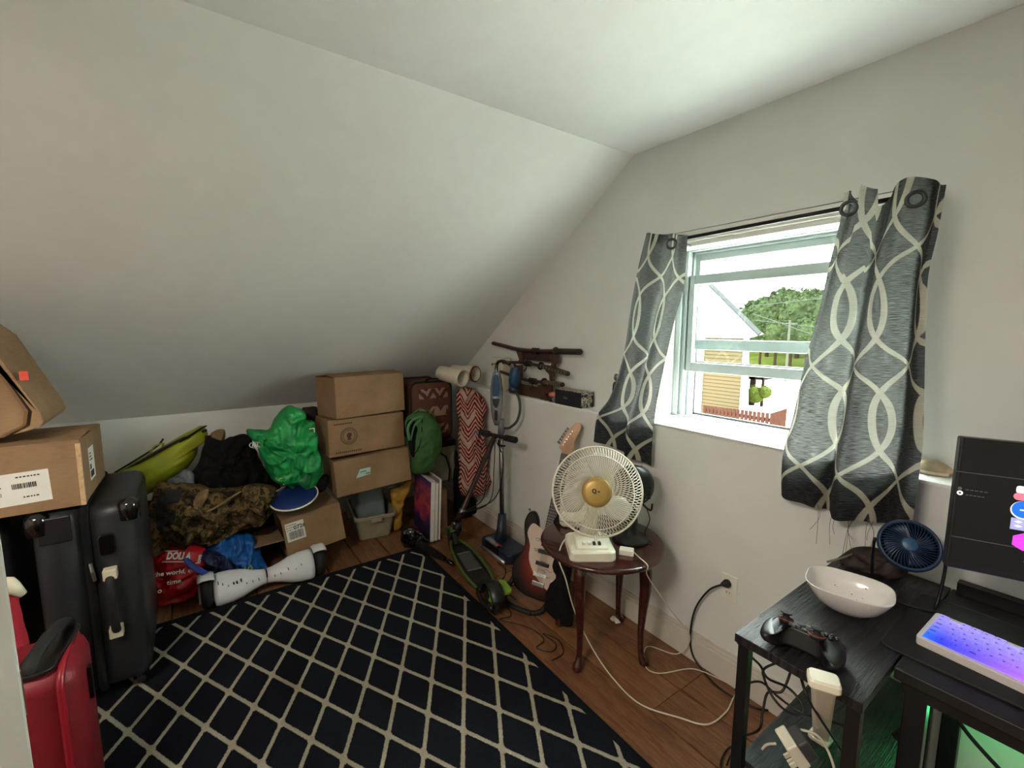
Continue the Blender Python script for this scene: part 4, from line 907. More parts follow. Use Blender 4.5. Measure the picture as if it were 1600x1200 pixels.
bm = B(); pb = Mb @ V((0, .045, .055)); tube(bm, [pb, pb.lerp(hub-fn*.07, .5), hub-fn*.07-V((0, 0, .03))], [.040, .027, .024], 18); obj('neck', bm, IV, fan, smooth=True)
obj('motor_housing', lathe(B(), [(0, -.16), (.03, -.158), (.05, -.14), (.058, -.10), (.058, -.055), (.05, -.05), (0, -.05)], Mf, 26), IV, fan, smooth=True)
R = .180
def cage(prof, n, sw_, rw=.0015):
    bm = B()
    for k in range(n):
        pts = []
        for (r_, z) in prof: a = 2*PI*k/n+sw_*(r_/R); pts.append(Mf @ V((r_*math.cos(a), r_*math.sin(a), z)))
        tube(bm, pts, rw, 4)
    return bm
front = [(.053, .046), (.09, .049), (.122, .047), (.148, .040), (.168, .026), (R, .002)]
backp = [(.05, -.05), (.09, -.052), (.13, -.048), (.155, -.038), (.171, -.022), (R, -.002)]
g1 = cage(front, 96, .35)
for r_, z in ((.146, .043), (.058, .046)): tube(g1, [Mf @ V((r_*math.cos(a), r_*math.sin(a), z)) for a in [2*PI*q/64 for q in range(64)]], .0022, 5, True)
obj('front_grille', g1, IV, fan, smooth=True, kind='stuff')
obj('rear_grille', cage(backp, 80, -.3), IV, fan, smooth=True, kind='stuff')
obj('cage_rim', lathe(B(), [(R-.002, -.009), (R+.004, -.008), (R+.005, .008), (R-.002, .009), (R-.002, -.009)], Mf, 72, False), IV, fan, smooth=True)
obj('hub_cap', lathe(B(), [(.058, .040), (.060, .047), (.056, .054), (.04, .058), (0, .060)], Mf, 40), M('gold_cap', (176, 146, 82), .35, metal=.35, var=.08, bmp=0), fan, smooth=True, label='gold round hub cap')
text('hub_text', 'Q', .022, Mf @ Matrix.Translation((-.010, .004, .0605)), INK, fan, bold=.0012)
text('hub_text', 'uz', .010, Mf @ Matrix.Translation((.008, .004, .0605)), INK, fan, bold=.0006)
TR_ = M('clear_white_blade', (228, 228, 220), .25, var=.02, bmp=0, trans=.35)
for k in range(3):
    a0 = math.radians(75+120*k); bm = B(); vs = []
    for i in range(9):
        r_ = .045+(.158-.045)*i/8; row = []
        for j in range(7):
            w = (.35+.75*math.sin(PI*min(1, (i+1.2)/9)))*.9; t = (j/6-.5)*w; a = a0+t+.25*(r_/R)
            row.append(bm.verts.new(Mf @ V((r_*math.cos(a), r_*math.sin(a), .002+.030*(j/6-.5)*-1))))
        vs.append(row)
    for i in range(8):
        for j in range(6): bm.faces.new((vs[i][j], vs[i+1][j], vs[i+1][j+1], vs[i][j+1]))
    obj('blade', bm, TR_, fan, smooth=True, solid=.0015)
obj('blade_hub', lathe(B(), [(0, -.03), (.046, -.03), (.046, .022), (0, .024)], Mf, 26), IV, fan, smooth=True)
obj('cage_clip', bx(B(), (-.006, -.02, -.012), (.006, .0, .014), Mf @ Matrix.Translation((0, -R+.008, 0))), IV, fan, bevel=.002)
# white rounded appliance behind the fan
c0 = gz(890, 826, TZ); r = thing('wifi_router', c0, 'white rounded box-shaped device behind the left side of the desk fan', 'device')
Mr = Matrix.Translation((c0.x-.02, c0.y+.05, TZ)) @ Matrix.Rotation(math.radians(48), 4, 'Z')
bm = B(); loft(bm, [[Mr @ V((p[0], p[1], z)) for p in rrect(.15-i_, .10-i_, .03-i_*.4)] for z, i_ in ((0, .03), (.012, .006), (.04, 0), (.075, .008), (.085, .03))]); obj('casing', bm, IV, r, smooth=True)
bm = B(); loft(bm, [[Mr @ V((p[0], p[1], z)) for p in rrect(.151-i_, .101-i_, .03)] for z, i_ in ((.030, 0), (.033, .0005), (.036, 0))]); obj('seam_band', bm, M('grey_seam', (150, 146, 132), .5), r)
# black stand with silver side device
r = thing('small_fan', gz(985, 850, TZ), 'small black round-based pedestal fan with silver side behind the white fan', 'fan')
c0 = gz(983, 846, TZ); MDk = Matrix.Translation((c0.x-.01, c0.y+.02, TZ))
obj('round_base', lathe(B(), [(0, 0), (.078, 0), (.082, .008), (.074, .018), (.04, .03), (.032, .06), (.027, .13), (0, .13)], MDk, 36), BLACKP, r, smooth=True)
ct = V((c0.x-.012, c0.y+.03, .80)); u_ = V((.57, .82, 0))
obj('stem', tube(B(), [V((c0.x-.01, c0.y+.02, TZ+.12)), ct-V((0, 0, .09))], .016, 12), BLACKP, r, smooth=True)
Mg = Matrix.Translation(ct) @ Matrix((V((.82, -.57, 0)), V((0, 0, 1)), u_*-1)).transposed().to_4x4()
obj('cage', lathe(B(), [(0, -.045), (.06, -.045), (.085, -.03), (.095, 0), (.085, .03), (.06, .04), (0, .04)], Matrix.Translation(ct) @ Matrix((u_, V((0, 0, 1)), fd_)).transposed().to_4x4(), 30), BLACKP, r, smooth=True)
e0 = gy(1004, 768, ct.y+.035); ms = Matrix.Translation(e0) @ Matrix((fr_, V((0, 0, 1)), fd_)).transposed().to_4x4()
bm = B(); bmesh.ops.create_uvsphere(bm, u_segments=20, v_segments=14, radius=1)
for v in bm.verts: v.co = ms @ V((v.co.x*.03, v.co.y*.055, v.co.z*.04))
si = obj('silver_side', bm, M('silver_shell', (176, 178, 180), .3, metal=.3, var=.1), r, smooth=True)
for k in range(4): obj('dark_vent', bx(B(), (-.004+.002*k, .028-k*.016, .030), (.024, .035-k*.016, .040), ms), BLACKP, si)
obj('clip_arm', tube(B(), cat([e0+V((-.01, 0, -.05)), e0+V((.02, .01, -.075)), e0+V((.035, .02, -.08)), e0+V((.04, .02, -.05))], 5), .005, 6), BLACKP, r, smooth=True)
obj('lead', tube(B(), cat([e0+V((.02, .01, -.08)), e0+V((.03, .02, -.13)), e0+V((.015, .01, -.20)), V((c0.x+.08, c0.y+.06, TZ+.004))], 6), .002, 6), BLACKR, r)
def cable(name, label, pts, r_, mat, parent=None, n=8, group=None):
    o = obj(name, tube(B(), cat(pts, n), r_, 7), mat, parent, smooth=True)
    if parent is None: tag(o, label, 'cable', group)
    return o
cord = M('ivory_cord', (208, 200, 182), .5, var=0, bmp=0); bcord = M('black_cord', (14, 14, 15), .5, var=0, bmp=0)
# adapter with its cord
c0 = gz(979, 866, TZ); ad = thing('power_adapter', c0, 'small white power adapter block on the side table beside the fan', 'adapter')
Ma = Matrix.Translation((c0.x, c0.y, TZ)) @ Matrix.Rotation(math.radians(35), 4, 'Z')
obj('block', bx(B(), (-.03, -.019, 0), (.03, .019, .026), Ma), WPLAS, ad, bevel=.004)
obj('cord', tube(B(), cat([Ma @ V((.03, 0, .014)), gz(1000, 872, TZ+.02), gz(1012, 884, TZ+.008), V((-1.09, 1.47, TZ-.06)), V((-1.06, 1.60, .30)), V((-1.05, 1.735, .13)), V((-1.10, 1.72, .02)), gz(1012, 1010, .008), gz(1008, 1040, .008), gz(1030, 1052, .008), gz(1075, 1045, .008), gz(1100, 1050, .008), gz(1143, 1070, .008)], 8), .0025, 7), cord, ad, smooth=True)
obj('fan_cord', tube(B(), cat([Mb @ V((-.04, .09, .03)), Mb @ V((-.10, .06, .02)), Mb @ V((-.135, -.02, -.02)), gz(884, 905, .44), gz(898, 955, .27), gz(925, 1012, .10), gz(958, 1060, .008), gz(1000, 1100, .007), gz(1060, 1121, .007), gz(1105, 1132, .007), gz(1135, 1112, .007), gz(1150, 1085, .007), gz(1180, 1065, .01)], 8), .0032, 7), cord, fan, smooth=True)
# ------------------------------------------------------------ guitar
gb0 = V((-1.80, 1.455, .035)); gt = V((-1.835, 1.755, 1.00)); up_ = (gt-gb0).normalized()
gr_ = V((.80, .60, 0)); gr_ = (gr_-up_*gr_.dot(up_)).normalized(); gn = gr_.cross(up_)
Mg = Matrix.Translation(gb0) @ Matrix((gr_, up_, gn)).transposed().to_4x4()
gu = thing('electric_guitar', Mg, 'sunburst electric guitar leaning against the wall behind the side table', 'guitar')
def mk_sun(nt, b, c, vec):
    (x, y, z), v2 = coords(nt); d_ = (x*x*38+(y-.20)*(y-.20)*22).op('SQRT')
    nt.links.new(ramp(nt, d_, [(.25, rgb(152, 62, 28)), (.55, rgb(104, 32, 18)), (.85, rgb(34, 14, 12)), (1, rgb(14, 10, 10))]), b.inputs['Base Color'])
SUN = M('sunburst_lacquer', (120, 50, 25), .35, var=0, bmp=0, custom=mk_sun, spec=.25)
half = [(0, 0), (.07, .006), (.13, .045), (.158, .11), (.150, .17), (.122, .225), (.118, .27), (.135, .315), (.135, .355), (.105, .39), (.075, .38), (.055, .335), (.035, .315)]
left = [(-x, y) for x, y in [(0, 0), (.07, .004), (.13, .035), (.160, .10), (.155, .165), (.128, .22), (.122, .27), (.140, .33), (.150, .385), (.135, .435), (.105, .445), (.078, .415), (.058, .36), (.035, .33)]]
ol = [V((p[0], p[1], 0)) for p in half[1:]]+[V((p[0], p[1], 0)) for p in reversed(left)]
ol = [(p.x, p.y) for p in cat(ol, 4, True)]
obj('body', prism(B(), ol, .044), SUN, gu, local=True, bevel=.008)
pg = [(-.045, .37), (-.10, .385), (-.118, .33), (-.090, .27), (-.080, .2), (-.045, .14), (.0, .10), (.06, .065), (.115, .08), (.135, .12), (.118, .18), (.100, .24), (.110, .30), (.095, .355), (.05, .33)]
obj('pickguard', prism(B(), [(p.x, p.y) for p in cat([(p[0], p[1], 0) for p in pg], 3, True)], .003, None, .044), M('pearl_pickguard', (196, 176, 160), .35, var=.06), gu, local=True, label='pale pickguard covered in dark handwriting')
sg = B(); rr_ = random.Random(3)
for k in range(20):
    u, v = rr_.uniform(-.07, .06), rr_.uniform(.12, .34); w = rr_.uniform(.02, .045)
    tube(sg, cat([(u, v, .0478), (u+w*.3, v+rr_.uniform(-.008, .012), .0478), (u+w*.6, v+rr_.uniform(-.012, .008), .0478), (u+w, v+.004, .0478)], 3), .0009, 4)
obj('handwriting', sg, INK, gu, local=True, kind='stuff')
NECK = M('maple', (176, 128, 84), .35, var=.12, stretch=(6, 1, 6))
obj('neck', bx(B(), (-.027, .32, .02), (.027, .80, .052)), NECK, gu, local=True, bevel=.006)
fb2 = B(); bx(fb2, (-.027, .285, .052), (.027, .80, .058)); fo = obj('fretboard', fb2, M('rosewood', (40, 26, 20), .4, var=.2), gu, local=True)
for k in range(19): yy = .80-.62*(1-2**(-(k+1)/12)); obj('fret', bx(B(), (-.027, yy-.0009, .058), (.027, yy+.0009, .0595)), METAL, fo, local=True)
hs_ = [(-.024, .795), (.024, .795), (.030, .83), (.028, .88), (.044, .93), (.052, .965), (.040, .985), (.012, .975), (-.02, .93), (-.046, .85), (-.048, .825), (-.030, .812)]
obj('headstock', prism(B(), hs_, .016, None, .028), NECK, gu, local=True, bevel=.003)
for k in range(6):
    t = k/5; px_, py_ = -.042+.034*t, .845+.085*t
    pg_ = B(); cyl(pg_, (px_+.014, py_, .03), (px_+.014, py_, .054), .004, seg=10); tube(pg_, [(px_-.002, py_+.004, .034), (px_-.022, py_+.012, .034)], [.005, .008], 8)
    obj('tuning_peg', pg_, METAL, gu, local=True)
for yy in (.12, .18, .245): obj('pickup', bx(B(), (-.038, yy, .046), (.038, yy+.022, .054)), BLACKP if yy != .12 else WPLAS, gu, local=True, bevel=.004)
obj('bridge', bx(B(), (-.035, .072, .044), (.035, .095, .056)), METAL, gu, local=True, bevel=.002)
for p in ((.075, .12), (.10, .155), (.085, .19)): obj('control_knob', lathe(B(), [(0, .044), (.011, .044), (.009, .058), (0, .059)], Matrix.Translation((p[0], p[1], 0)), 14), IV, gu, local=True, smooth=True)
for k in range(6): obj('string', tube(B(), [(-.018+.0072*k, .085, .056), (-.016+.0064*k, .80, .0605), (-.026+.004*k+.03*(k/6), .84+.075*k/5, .05)], .0006, 4), METAL, gu, local=True)
obj('strap_button', lathe(B(), [(.004, 0), (.004, .01), (.008, .013), (0, .015)], Matrix.Translation((-.138, .44, .022)) @ Matrix.Rotation(-PI/3, 4, 'X'), 10), METAL, gu, local=True)
# gig bag heap and stand on the floor, paper against the wall
o = obj('gig_bag', puff([gy(*p, 1.44) for p in ((872, 800), (890, 805), (892, 860), (890, 930), (894, 972), (882, 990), (862, 984), (850, 962), (858, 938), (872, 915), (872, 850))], 1.44, .04, 61, .02, 8, 14, 90, axis='y'), BLACKC, smooth=True)
tag(o, 'black cloth guitar bag slumped beside the table leg', 'bag')
gs = thing('guitar_stand', (-1.8, 1.4, 0), 'low black folding guitar stand under the sunburst guitar', 'stand')
for k, (a, b, c) in enumerate((((-1.93, 1.40, .12), (-1.93, 1.33, .03), (-1.86, 1.31, .014)), ((-1.72, 1.53, .12), (-1.70, 1.42, .03), (-1.73, 1.36, .014)), ((-1.86, 1.31, .014), (-1.80, 1.32, .02), (-1.73, 1.36, .014)))):
    obj('stand_arm', tube(B(), cat([a, b, c], 6), .013, 8), BLACKR, gs, smooth=True)
cable('floor_cable', 'thin black cable tangled on the floor between rug and guitar', [gz(x, y, .006) for x, y in ((770, 955), (790, 948), (798, 962), (780, 968), (810, 975), (835, 985), (850, 1000), (838, 1012), (862, 1018), (868, 1006), (848, 990), (872, 1000), (880, 1020), (862, 1032))], .0022, bcord)
cable('floor_cable', 'black cable running from the vacuum head to the guitar', [gz(x, y, .006) for x, y in ((778, 880), (790, 890), (785, 905), (770, 912), (800, 915), (812, 905), (830, 890), (850, 868))], .003, bcord)
o = obj('tissue', puff([V((-1.43+.028*math.cos(a), 1.68, .018+.014*math.sin(a))) for a in [2*PI*k/10 for k in range(10)]], 1.68, .016, 63, .01, 20, 6, 30, axis='y'), PAPER, smooth=True)
tag(o, 'small crumpled white tissue on the floor behind the table', 'tissue')
# ------------------------------------------------------------ outlet
oc = gy(1139.5, 918, YW); r = thing('wall_outlet', oc, 'white wall outlet above the baseboard with a black plug in it', 'outlet')
obj('cover_plate', bx(B(), (oc.x-.036, YW-.006, oc.z-.058), (oc.x+.036, YW, oc.z+.058)), WPLAS, r, bevel=.003)
for s in (-1, 1):
    f_ = obj('socket', bx(B(), (oc.x-.017, YW-.0085, oc.z+s*.022-.014), (oc.x+.017, YW-.005, oc.z+s*.022+.014)), WPLAS, r, bevel=.004)
    for dx in (-.007, .006): obj('slot', bx(B(), (oc.x+dx, YW-.0092, oc.z+s*.022-.002), (oc.x+dx+.002, YW-.0083, oc.z+s*.022+.008)), BLACKP, f_)
pc = cable('extension_cable', 'black power cord plugged into the wall outlet beside the desk', [(oc.x-.01, YW-.03, oc.z+.02), gy(1108, 922, YW-.03), gy(1087, 950, YW-.025), gy(1079, 985, YW-.02), V((gy(1081, 1020, YW-.025))), gz(1098, 1048, .006), gz(1128, 1078, .006), gz(1175, 1104, .006), gz(1200, 1110, .006)], .0042, bcord)
obj('plug', lathe(B(), [(0, 0), (.016, 0), (.017, .012), (.012, .022), (.006, .034), (0, .034)], Matrix.Translation((oc.x, YW-.009, oc.z+.022)) @ Matrix.Rotation(PI/2, 4, 'X') @ Matrix.Rotation(-.4, 4, 'Y'), 14), BLACKR, pc, smooth=True)
# ------------------------------------------------------------ curtains
def mk_curt(nt, b, c, vec):
    uv = nt.nodes.new('ShaderNodeTexCoord'); s_ = nt.nodes.new('ShaderNodeSeparateXYZ'); nt.links.new(uv.outputs['UV'], s_.inputs[0])
    u, v = E(nt, s_.outputs[0]), E(nt, s_.outputs[1])          # metres
    P_ = .15; H_ = .74; W_ = .0088
    ph = v*(2*PI/H_)
    g = ph.cos()*.102+(ph*3.0).cos()*-.006
    g2 = ph.cos()*.105+(ph*3.0).cos()*.030
    best = None
    for gg, off in ((g, 0), (g*-1, 0)):
        d_ = (((u+gg+off)*(1/P_)+.5).frac()-.5).abs()*P_
        best = d_ if best is None else best.min(d_)
    f = best.smooth(W_*.82, W_*1.1); f = E(nt, f.k)*-1+1
    st = nt.nodes.new('ShaderNodeMapping'); nt.links.new(uv.outputs['UV'], st.inputs[0]); st.inputs[3].default_value = (14, 160, 1)
    n = noise_n(nt, st.outputs[0], 3, 3, .6); 
    dark = ramp(nt, n, [(.3, rgb(24, 26, 30)), (.7, rgb(40, 42, 47))]); lt = ramp(nt, n, [(.3, rgb(150, 147, 133)), (.7, rgb(176, 172, 158))])
    col = mixc(nt, f, dark, lt); nt.links.new(col, b.inputs['Base Color'])
    bump(nt, b, n+f*.8, .35, .002)
    out = [x for x in nt.nodes if x.type == 'OUTPUT_MATERIAL'][0]
    tr = nt.nodes.new('ShaderNodeBsdfTranslucent'); tc = ramp(nt, n, [(.38, rgb(44, 45, 45)), (.64, rgb(176, 178, 172))])
    nt.links.new(mixc(nt, f, tc, rgb(176, 176, 164)), tr.inputs[0])
    mx = nt.nodes.new('ShaderNodeMixShader'); mx.inputs[0].default_value = .14
    nt.links.new(b.outputs[0], mx.inputs[1]); nt.links.new(tr.outputs[0], mx.inputs[2]); nt.links.new(mx.outputs[0], out.inputs['Surface'])
CURT = M('trellis_curtain', (50, 56, 64), .85, var=0, bmp=0, custom=mk_curt, spec=.15)
YC = 1.735
def interp(tab, t):
    for (t0, p0), (t1, p1) in zip(tab, tab[1:]):
        if t <= t1: k = (t-t0)/(t1-t0); return p0.lerp(p1, k)
    return tab[-1][1]
def edge(pts, Y=YC):
    Q = cat([gy(*p, Y) for p in pts], 6); L = [0]
    for a, b in zip(Q, Q[1:]): L.append(L[-1]+(b-a).length)
    return [(l/L[-1], q_) for l, q_ in zip(L, Q)]
def curtain(name, le, re, folds, amp, width, label, seed, topw=None, botw=None, uo=0):
    nu, nv = 90, 90; bm = B(); uvl = bm.loops.layers.uv.new('UVMap'); G = []
    for j in range(nv+1):
        v = j/nv; a, b = interp(le, v), interp(re, v); row = []
        for i in range(nu+1):
            u = i/nu; p = a.lerp(b, u)
            if topw: p.z += (1-v)**6*topw(u)
            if botw: p.z += v**8*botw(u)
            am = amp*(.55+.45*v)
            off = sum(A_*math.sin(2*PI*(u*f_+ph+(v-.5)*dr)) for f_, A_, ph, dr in folds)
            row.append(bm.verts.new(p+V((0, -am*off-.012, 0))+V((.010*math.cos(2*PI*u*folds[0][0]+2*v), 0, 0))*(1 if 0 < i < nu else .3)+V((0, noise.noise(V((u*3, v*3, seed)))*.010, 0))))
        G.append(row)
    for j in range(nv):
        for i in range(nu):
            f = bm.faces.new((G[j][i], G[j+1][i], G[j+1][i+1], G[j][i+1]))
            for lp, (ii, jj) in zip(f.loops, ((i, j), (i, j+1), (i+1, j+1), (i+1, j))):
                lp[uvl].uv = (ii/nu*width+uo+.02*math.sin(6*jj/nv), jj/nv*1.06)
    bmesh.ops.recalc_face_normals(bm, faces=bm.faces[:])
    r_ = thing(name, interp(le, 0), label, 'curtain', 'patterned window curtains')
    obj('fabric', bm, CURT, r_, smooth=True)
    return r_
cl_ = curtain('curtain', edge([(1013, 365), (1002, 417), (989, 488), (977, 564), (960, 620), (941, 648), (936, 688)]), edge([(1076, 367), (1069, 450), (1055, 500), (1043, 554), (1027, 621), (1019, 678), (1017, 717)]),
    [(1.6, .9, .1, .15), (3.1, .4, .3, -.2)], .022, .30, 'narrow left curtain with charcoal and cream trellis, left of the window', 2, botw=lambda u: -.035*u)
def topw(u): return .035*math.sin(u*9.5+1.2)*(1-u*.4)+(.05 if .24 < u < .34 else 0)
cr_ = curtain('curtain', edge([(1316, 318), (1311, 355), (1296, 412), (1279, 488), (1258, 564), (1240, 650), (1224, 711), (1223, 775)]), edge([(1486, 279), (1473, 355), (1458, 426), (1455, 497), (1452, 640), (1449, 702), (1433, 815)]),
    [(2.4, .95, -.12, .1), (4.3, .35, .2, -.25), (7, .12, .4, .1)], .034, .44, 'wide right curtain with charcoal and cream trellis, backlit by the window', 5, topw=topw, botw=lambda u: -.04*min(1, u*2.5)+.01, uo=.09)
def ring(c, par, lab=None):
    return obj('grommet', lathe(B(), [(.016, -.003), (.023, -.002), (.025, 0), (.023, .002), (.016, .003), (.014, 0), (.016, -.003)], Matrix.Translation(c) @ Matrix.Rotation(PI/2, 4, 'X') @ Matrix.Rotation(.35, 4, 'Y'), 26, False), M('grey_grommet', (60, 64, 68), .35, metal=.5), par, smooth=True)
ring(gy(1049, 381, YC-.038), cl_)
for px_, py_ in ((1326, 326), (1431, 311)): ring(gy(px_, py_, YC-.055), cr_)
for cc_, pts in ((cr_, ((1276, 790), (1300, 806), (1330, 813), (1360, 815))), (cl_, ((1000, 714),))):
    th = B(); rr_ = random.Random(5)
    for p in pts:
        b0 = gy(*p, YC-.02); n_ = 2 if p[0] < 1320 else 4
        for k in range(n_): tube(th, cat([b0+V((rr_.uniform(-.01, .01), 0, 0.004)), b0+V((rr_.uniform(-.012, .012), .005, -.04)), b0+V((rr_.uniform(-.015, .015), 0, -.05-rr_.uniform(.0, .09)))], 5), .0007, 4)
    obj('loose_threads', th, M('grey_thread', (96, 92, 84), .9, var=0, bmp=0), cc_, kind='stuff')
rd = thing('curtain_rod', (-.85, 1.76, 1.9), 'thin dark metal curtain rod across the top of the window', 'curtain rod')
a, b = gy(1040, 378, YC+.03), gy(1468, 297, YC+.03)
obj('rod', tube(B(), [a, b], .0075, 10), DKMETAL, rd, smooth=True)
for p, s in ((a, -1), (b, 1)):
    bm = B(); bmesh.ops.create_uvsphere(bm, u_segments=12, v_segments=8, radius=.013, matrix=Matrix.Translation(p)); obj('finial', bm, DKMETAL, rd, smooth=True)
    q_ = p+V((-s*.04, 0, 0)); obj('wall_bracket', tube(B(), [q_, V((q_.x, YU-.004, q_.z-.01))], .006, 8), DKMETAL, rd, smooth=True)

# ------------------------------------------------------------ desk and side unit
def mk_bw(nt, b, c, vec):
    (x, y, z), pv = posn(nt); n = noise_n(nt, pv, 5, 5, .65, (26, 1.6, 1))
    nt.links.new(ramp(nt, n, [(.35, rgb(12, 12, 14)), (.62, rgb(44, 44, 47))]), b.inputs['Base Color'])
    bump(nt, b, n, 1, .006)
BWOOD = M('black_wood_grain', (24, 24, 26), .32, var=0, bmp=0, custom=mk_bw)
ST = M('black_steel', (20, 21, 23), .4, metal=.3, var=.1)
su = thing('side_unit', (-.385, 1.4, 0), 'black wood-grain side shelf unit at the left end of the desk under the window', 'shelf unit')
obj('top_board', bx(B(), (-.518, 1.053, .728), (-.255, 1.765, .75)), BWOOD, su, bevel=.0015)
obj('shelf_board', bx(B(), (-.500, 1.085, .385), (-.262, 1.74, .402)), BWOOD, su, bevel=.0015)
obj('shelf_board', bx(B(), (-.500, 1.085, .10), (-.262, 1.74, .117)), BWOOD, su, bevel=.0015)
for x in (-.512, -.285):
    for y in (1.06, 1.73): obj('leg', bx(B(), (x, y, 0), (x+.026, y+.026, .728)), ST, su, bevel=.002)
for z in (.70, .372, .086): obj('side_rail', bx(B(), (-.508, 1.086, z), (-.49, 1.73, z+.013)), ST, su)
ds = thing('desk', (.3, 1.5, 0), 'long black computer desk holding the monitor and keyboard', 'desk')
obj('desktop', bx(B(), (-.252, 1.235, .722), (1.2, 1.765, .75)), M('desk_black', (16, 16, 18), .5, var=.2, bmp=.2), ds, bevel=.003)
obj('front_rail', bx(B(), (-.24, 1.25, .690), (1.19, 1.28, .722)), ST, ds)
obj('rear_rail', bx(B(), (-.24, 1.735, .751), (1.19, 1.765, .785)), ST, ds)
for x, y in ((-.235, 1.255), (-.235, 1.72), (1.14, 1.255), (1.14, 1.72)): obj('leg', bx(B(), (x, y, 0), (x+.04, y+.035, .722)), ST, ds, bevel=.003)
obj('side_frame', bx(B(), (-.23, 1.29, .06), (-.20, 1.72, .09)), ST, ds)
dw = thing('fabric_drawer', (-.3, 1.5, .12), 'black fabric bin on the lower shelf of the side unit', 'bin')
obj('bin_body', bx(B(), (-.475, 1.25, .118), (-.295, 1.70, .33)), BLACKC, dw, bevel=.01); obj('pull_tab', bx(B(), (-.42, 1.238, .20), (-.36, 1.25, .23)), BLACKR, dw, bevel=.002)
obj('bin_lid', bx(B(), (-.48, 1.245, .331), (-.29, 1.705, .345)), BLACKP, dw, bevel=.003)
led = thing('led_strip', (-.1, 1.72, .60), 'short green glowing light strip under the back of the desk', 'light')
obj('strip', bx(B(), (-.14, 1.70, .705), (.35, 1.716, .712)), M('green_glow', (40, 255, 110), .5, var=0, bmp=0, emit=1.2), led)
# desk pad
pad = B(); loft(pad, [[(p[0], p[1], z) for p in ([( -.302+.02*(1-math.cos(t)), 1.300+.02*(1-math.sin(t))) for t in [PI/2*k/5 for k in range(6)]][::-1]*0 + rrect(.84, .36, .025, 5, .122, 1.478))] for z in (.7505, .7535)])
o = thing('desk_pad', (.12, 1.48, .75), 'black stitched desk mat under the glowing keyboard', 'desk mat')
obj('mat', pad, M('mat_cloth', (17, 17, 18), .75, var=.15, bmp=.4, bs=500), o)
obj('stitched_edge', tube(B(), [(p[0], p[1], .7535) for p in rrect(.838, .358, .025, 6, .122, 1.478)], .0012, 5, True), M('mat_edge', (42, 42, 44), .8), o)
# keyboard
kf = gz(1430, 994, .772); kr = gz(1600, 1072, .772); kd = (kr-kf); kd.z = 0; kd.normalize(); kn_ = V((-kd.y, kd.x, 0)); tl_ = math.radians(8)
kup = (kn_*math.cos(tl_)+V((0, 0, 1))*math.sin(tl_)); kz = kd.cross(kup)
Mk = Matrix.Translation(kf-V((0, 0, .0))) @ Matrix((kd, kup, kz)).transposed().to_4x4()
kb = thing('keyboard', Mk, 'white mechanical keyboard glowing blue to violet on the black desk mat', 'keyboard')
WKB = M('white_keyboard_case', (214, 208, 206), .4, var=.03)
kw, kh = .315, .128
obj('case', prism(B(), rrect(kw, kh, .008, 4, kw/2, kh/2), .022, None, -.020), WKB, kb, local=True, bevel=.002)
for y_ in (.012, kh-.02): obj('foot', bx(B(), (.02, y_, -.0-.020-.001), (.06, y_+.008, -.0195)), BLACKR, kb, local=True)
def mk_key(nt, b, c, vec):
    (x, y, z), v2 = coords(nt); f = x*3.2+.03-y*.0
    col = ramp(nt, f, [(0, rgb(24, 130, 250)), (.16, rgb(40, 60, 250)), (.34, rgb(100, 80, 250)), (.6, rgb(170, 110, 240)), (1, rgb(230, 120, 210))])
    lo = mixc(nt, y.smooth(.0, .11), col, rgb(150, 140, 245))
    nt.links.new(lo, b.inputs['Base Color']); nt.links.new(lo, b.inputs['Emission Color']); b.inputs['Emission Strength'].default_value = .17
KEY = M('backlit_keycap', (120, 120, 250), .35, var=0, bmp=0, custom=mk_key)
def mk_keybed(nt, b, c, vec):
    mk_key(nt, b, c, vec); b.inputs['Emission Strength'].default_value = .24
KBED = M('backlit_keybed', (90, 100, 250), .4, var=0, bmp=0, custom=mk_keybed)
obj('key_bed', bx(B(), (.010, .009, .0021), (kw-.010, kh-.012, .0035)), KBED, kb, local=True)
rows = [[1.25, 1.25, 1.25, 6.25, 1.25, 1.25, 1.25, 1.25], [2.25]+[1]*10+[2.75], [1.75]+[1]*11+[2.25], [1.5]+[1]*12+[1.5], [1]*13+[2], [1, 0]+[1]*4+[.25*0]+[1]*8]
leg = B(); rr_ = random.Random(8)
for ri, row in enumerate(rows):
    x = .012
    for w in row:
        if w and x+w*.0193 < kw-.008:
            y = .010+ri*.0179; ww = w*.0193-.0014; t = .0015
            bm = B(); lo = [(x, y), (x+ww, y), (x+ww, y+.0165), (x, y+.0165)]; hi = [(x+t, y+t), (x+ww-t, y+t), (x+ww-t, y+.0165-t), (x+t, y+.0165-t)]
            loft(bm, [[(p[0], p[1], .004) for p in lo], [(p[0], p[1], .0105) for p in hi]])
            k_ = obj('keycap', bm, KEY, kb, local=True)
            lw = min(ww*.5, .0035*(3 if w > 1.3 else 1)); bx(leg, (x+.004, y+.007, .0105), (x+.004+lw, y+.0095, .0107))
        x += (w if w else 1)*.0193
obj('key_legend', leg, M('key_print', (30, 24, 90), .6, var=0, bmp=0), kb, local=True, kind='stuff')
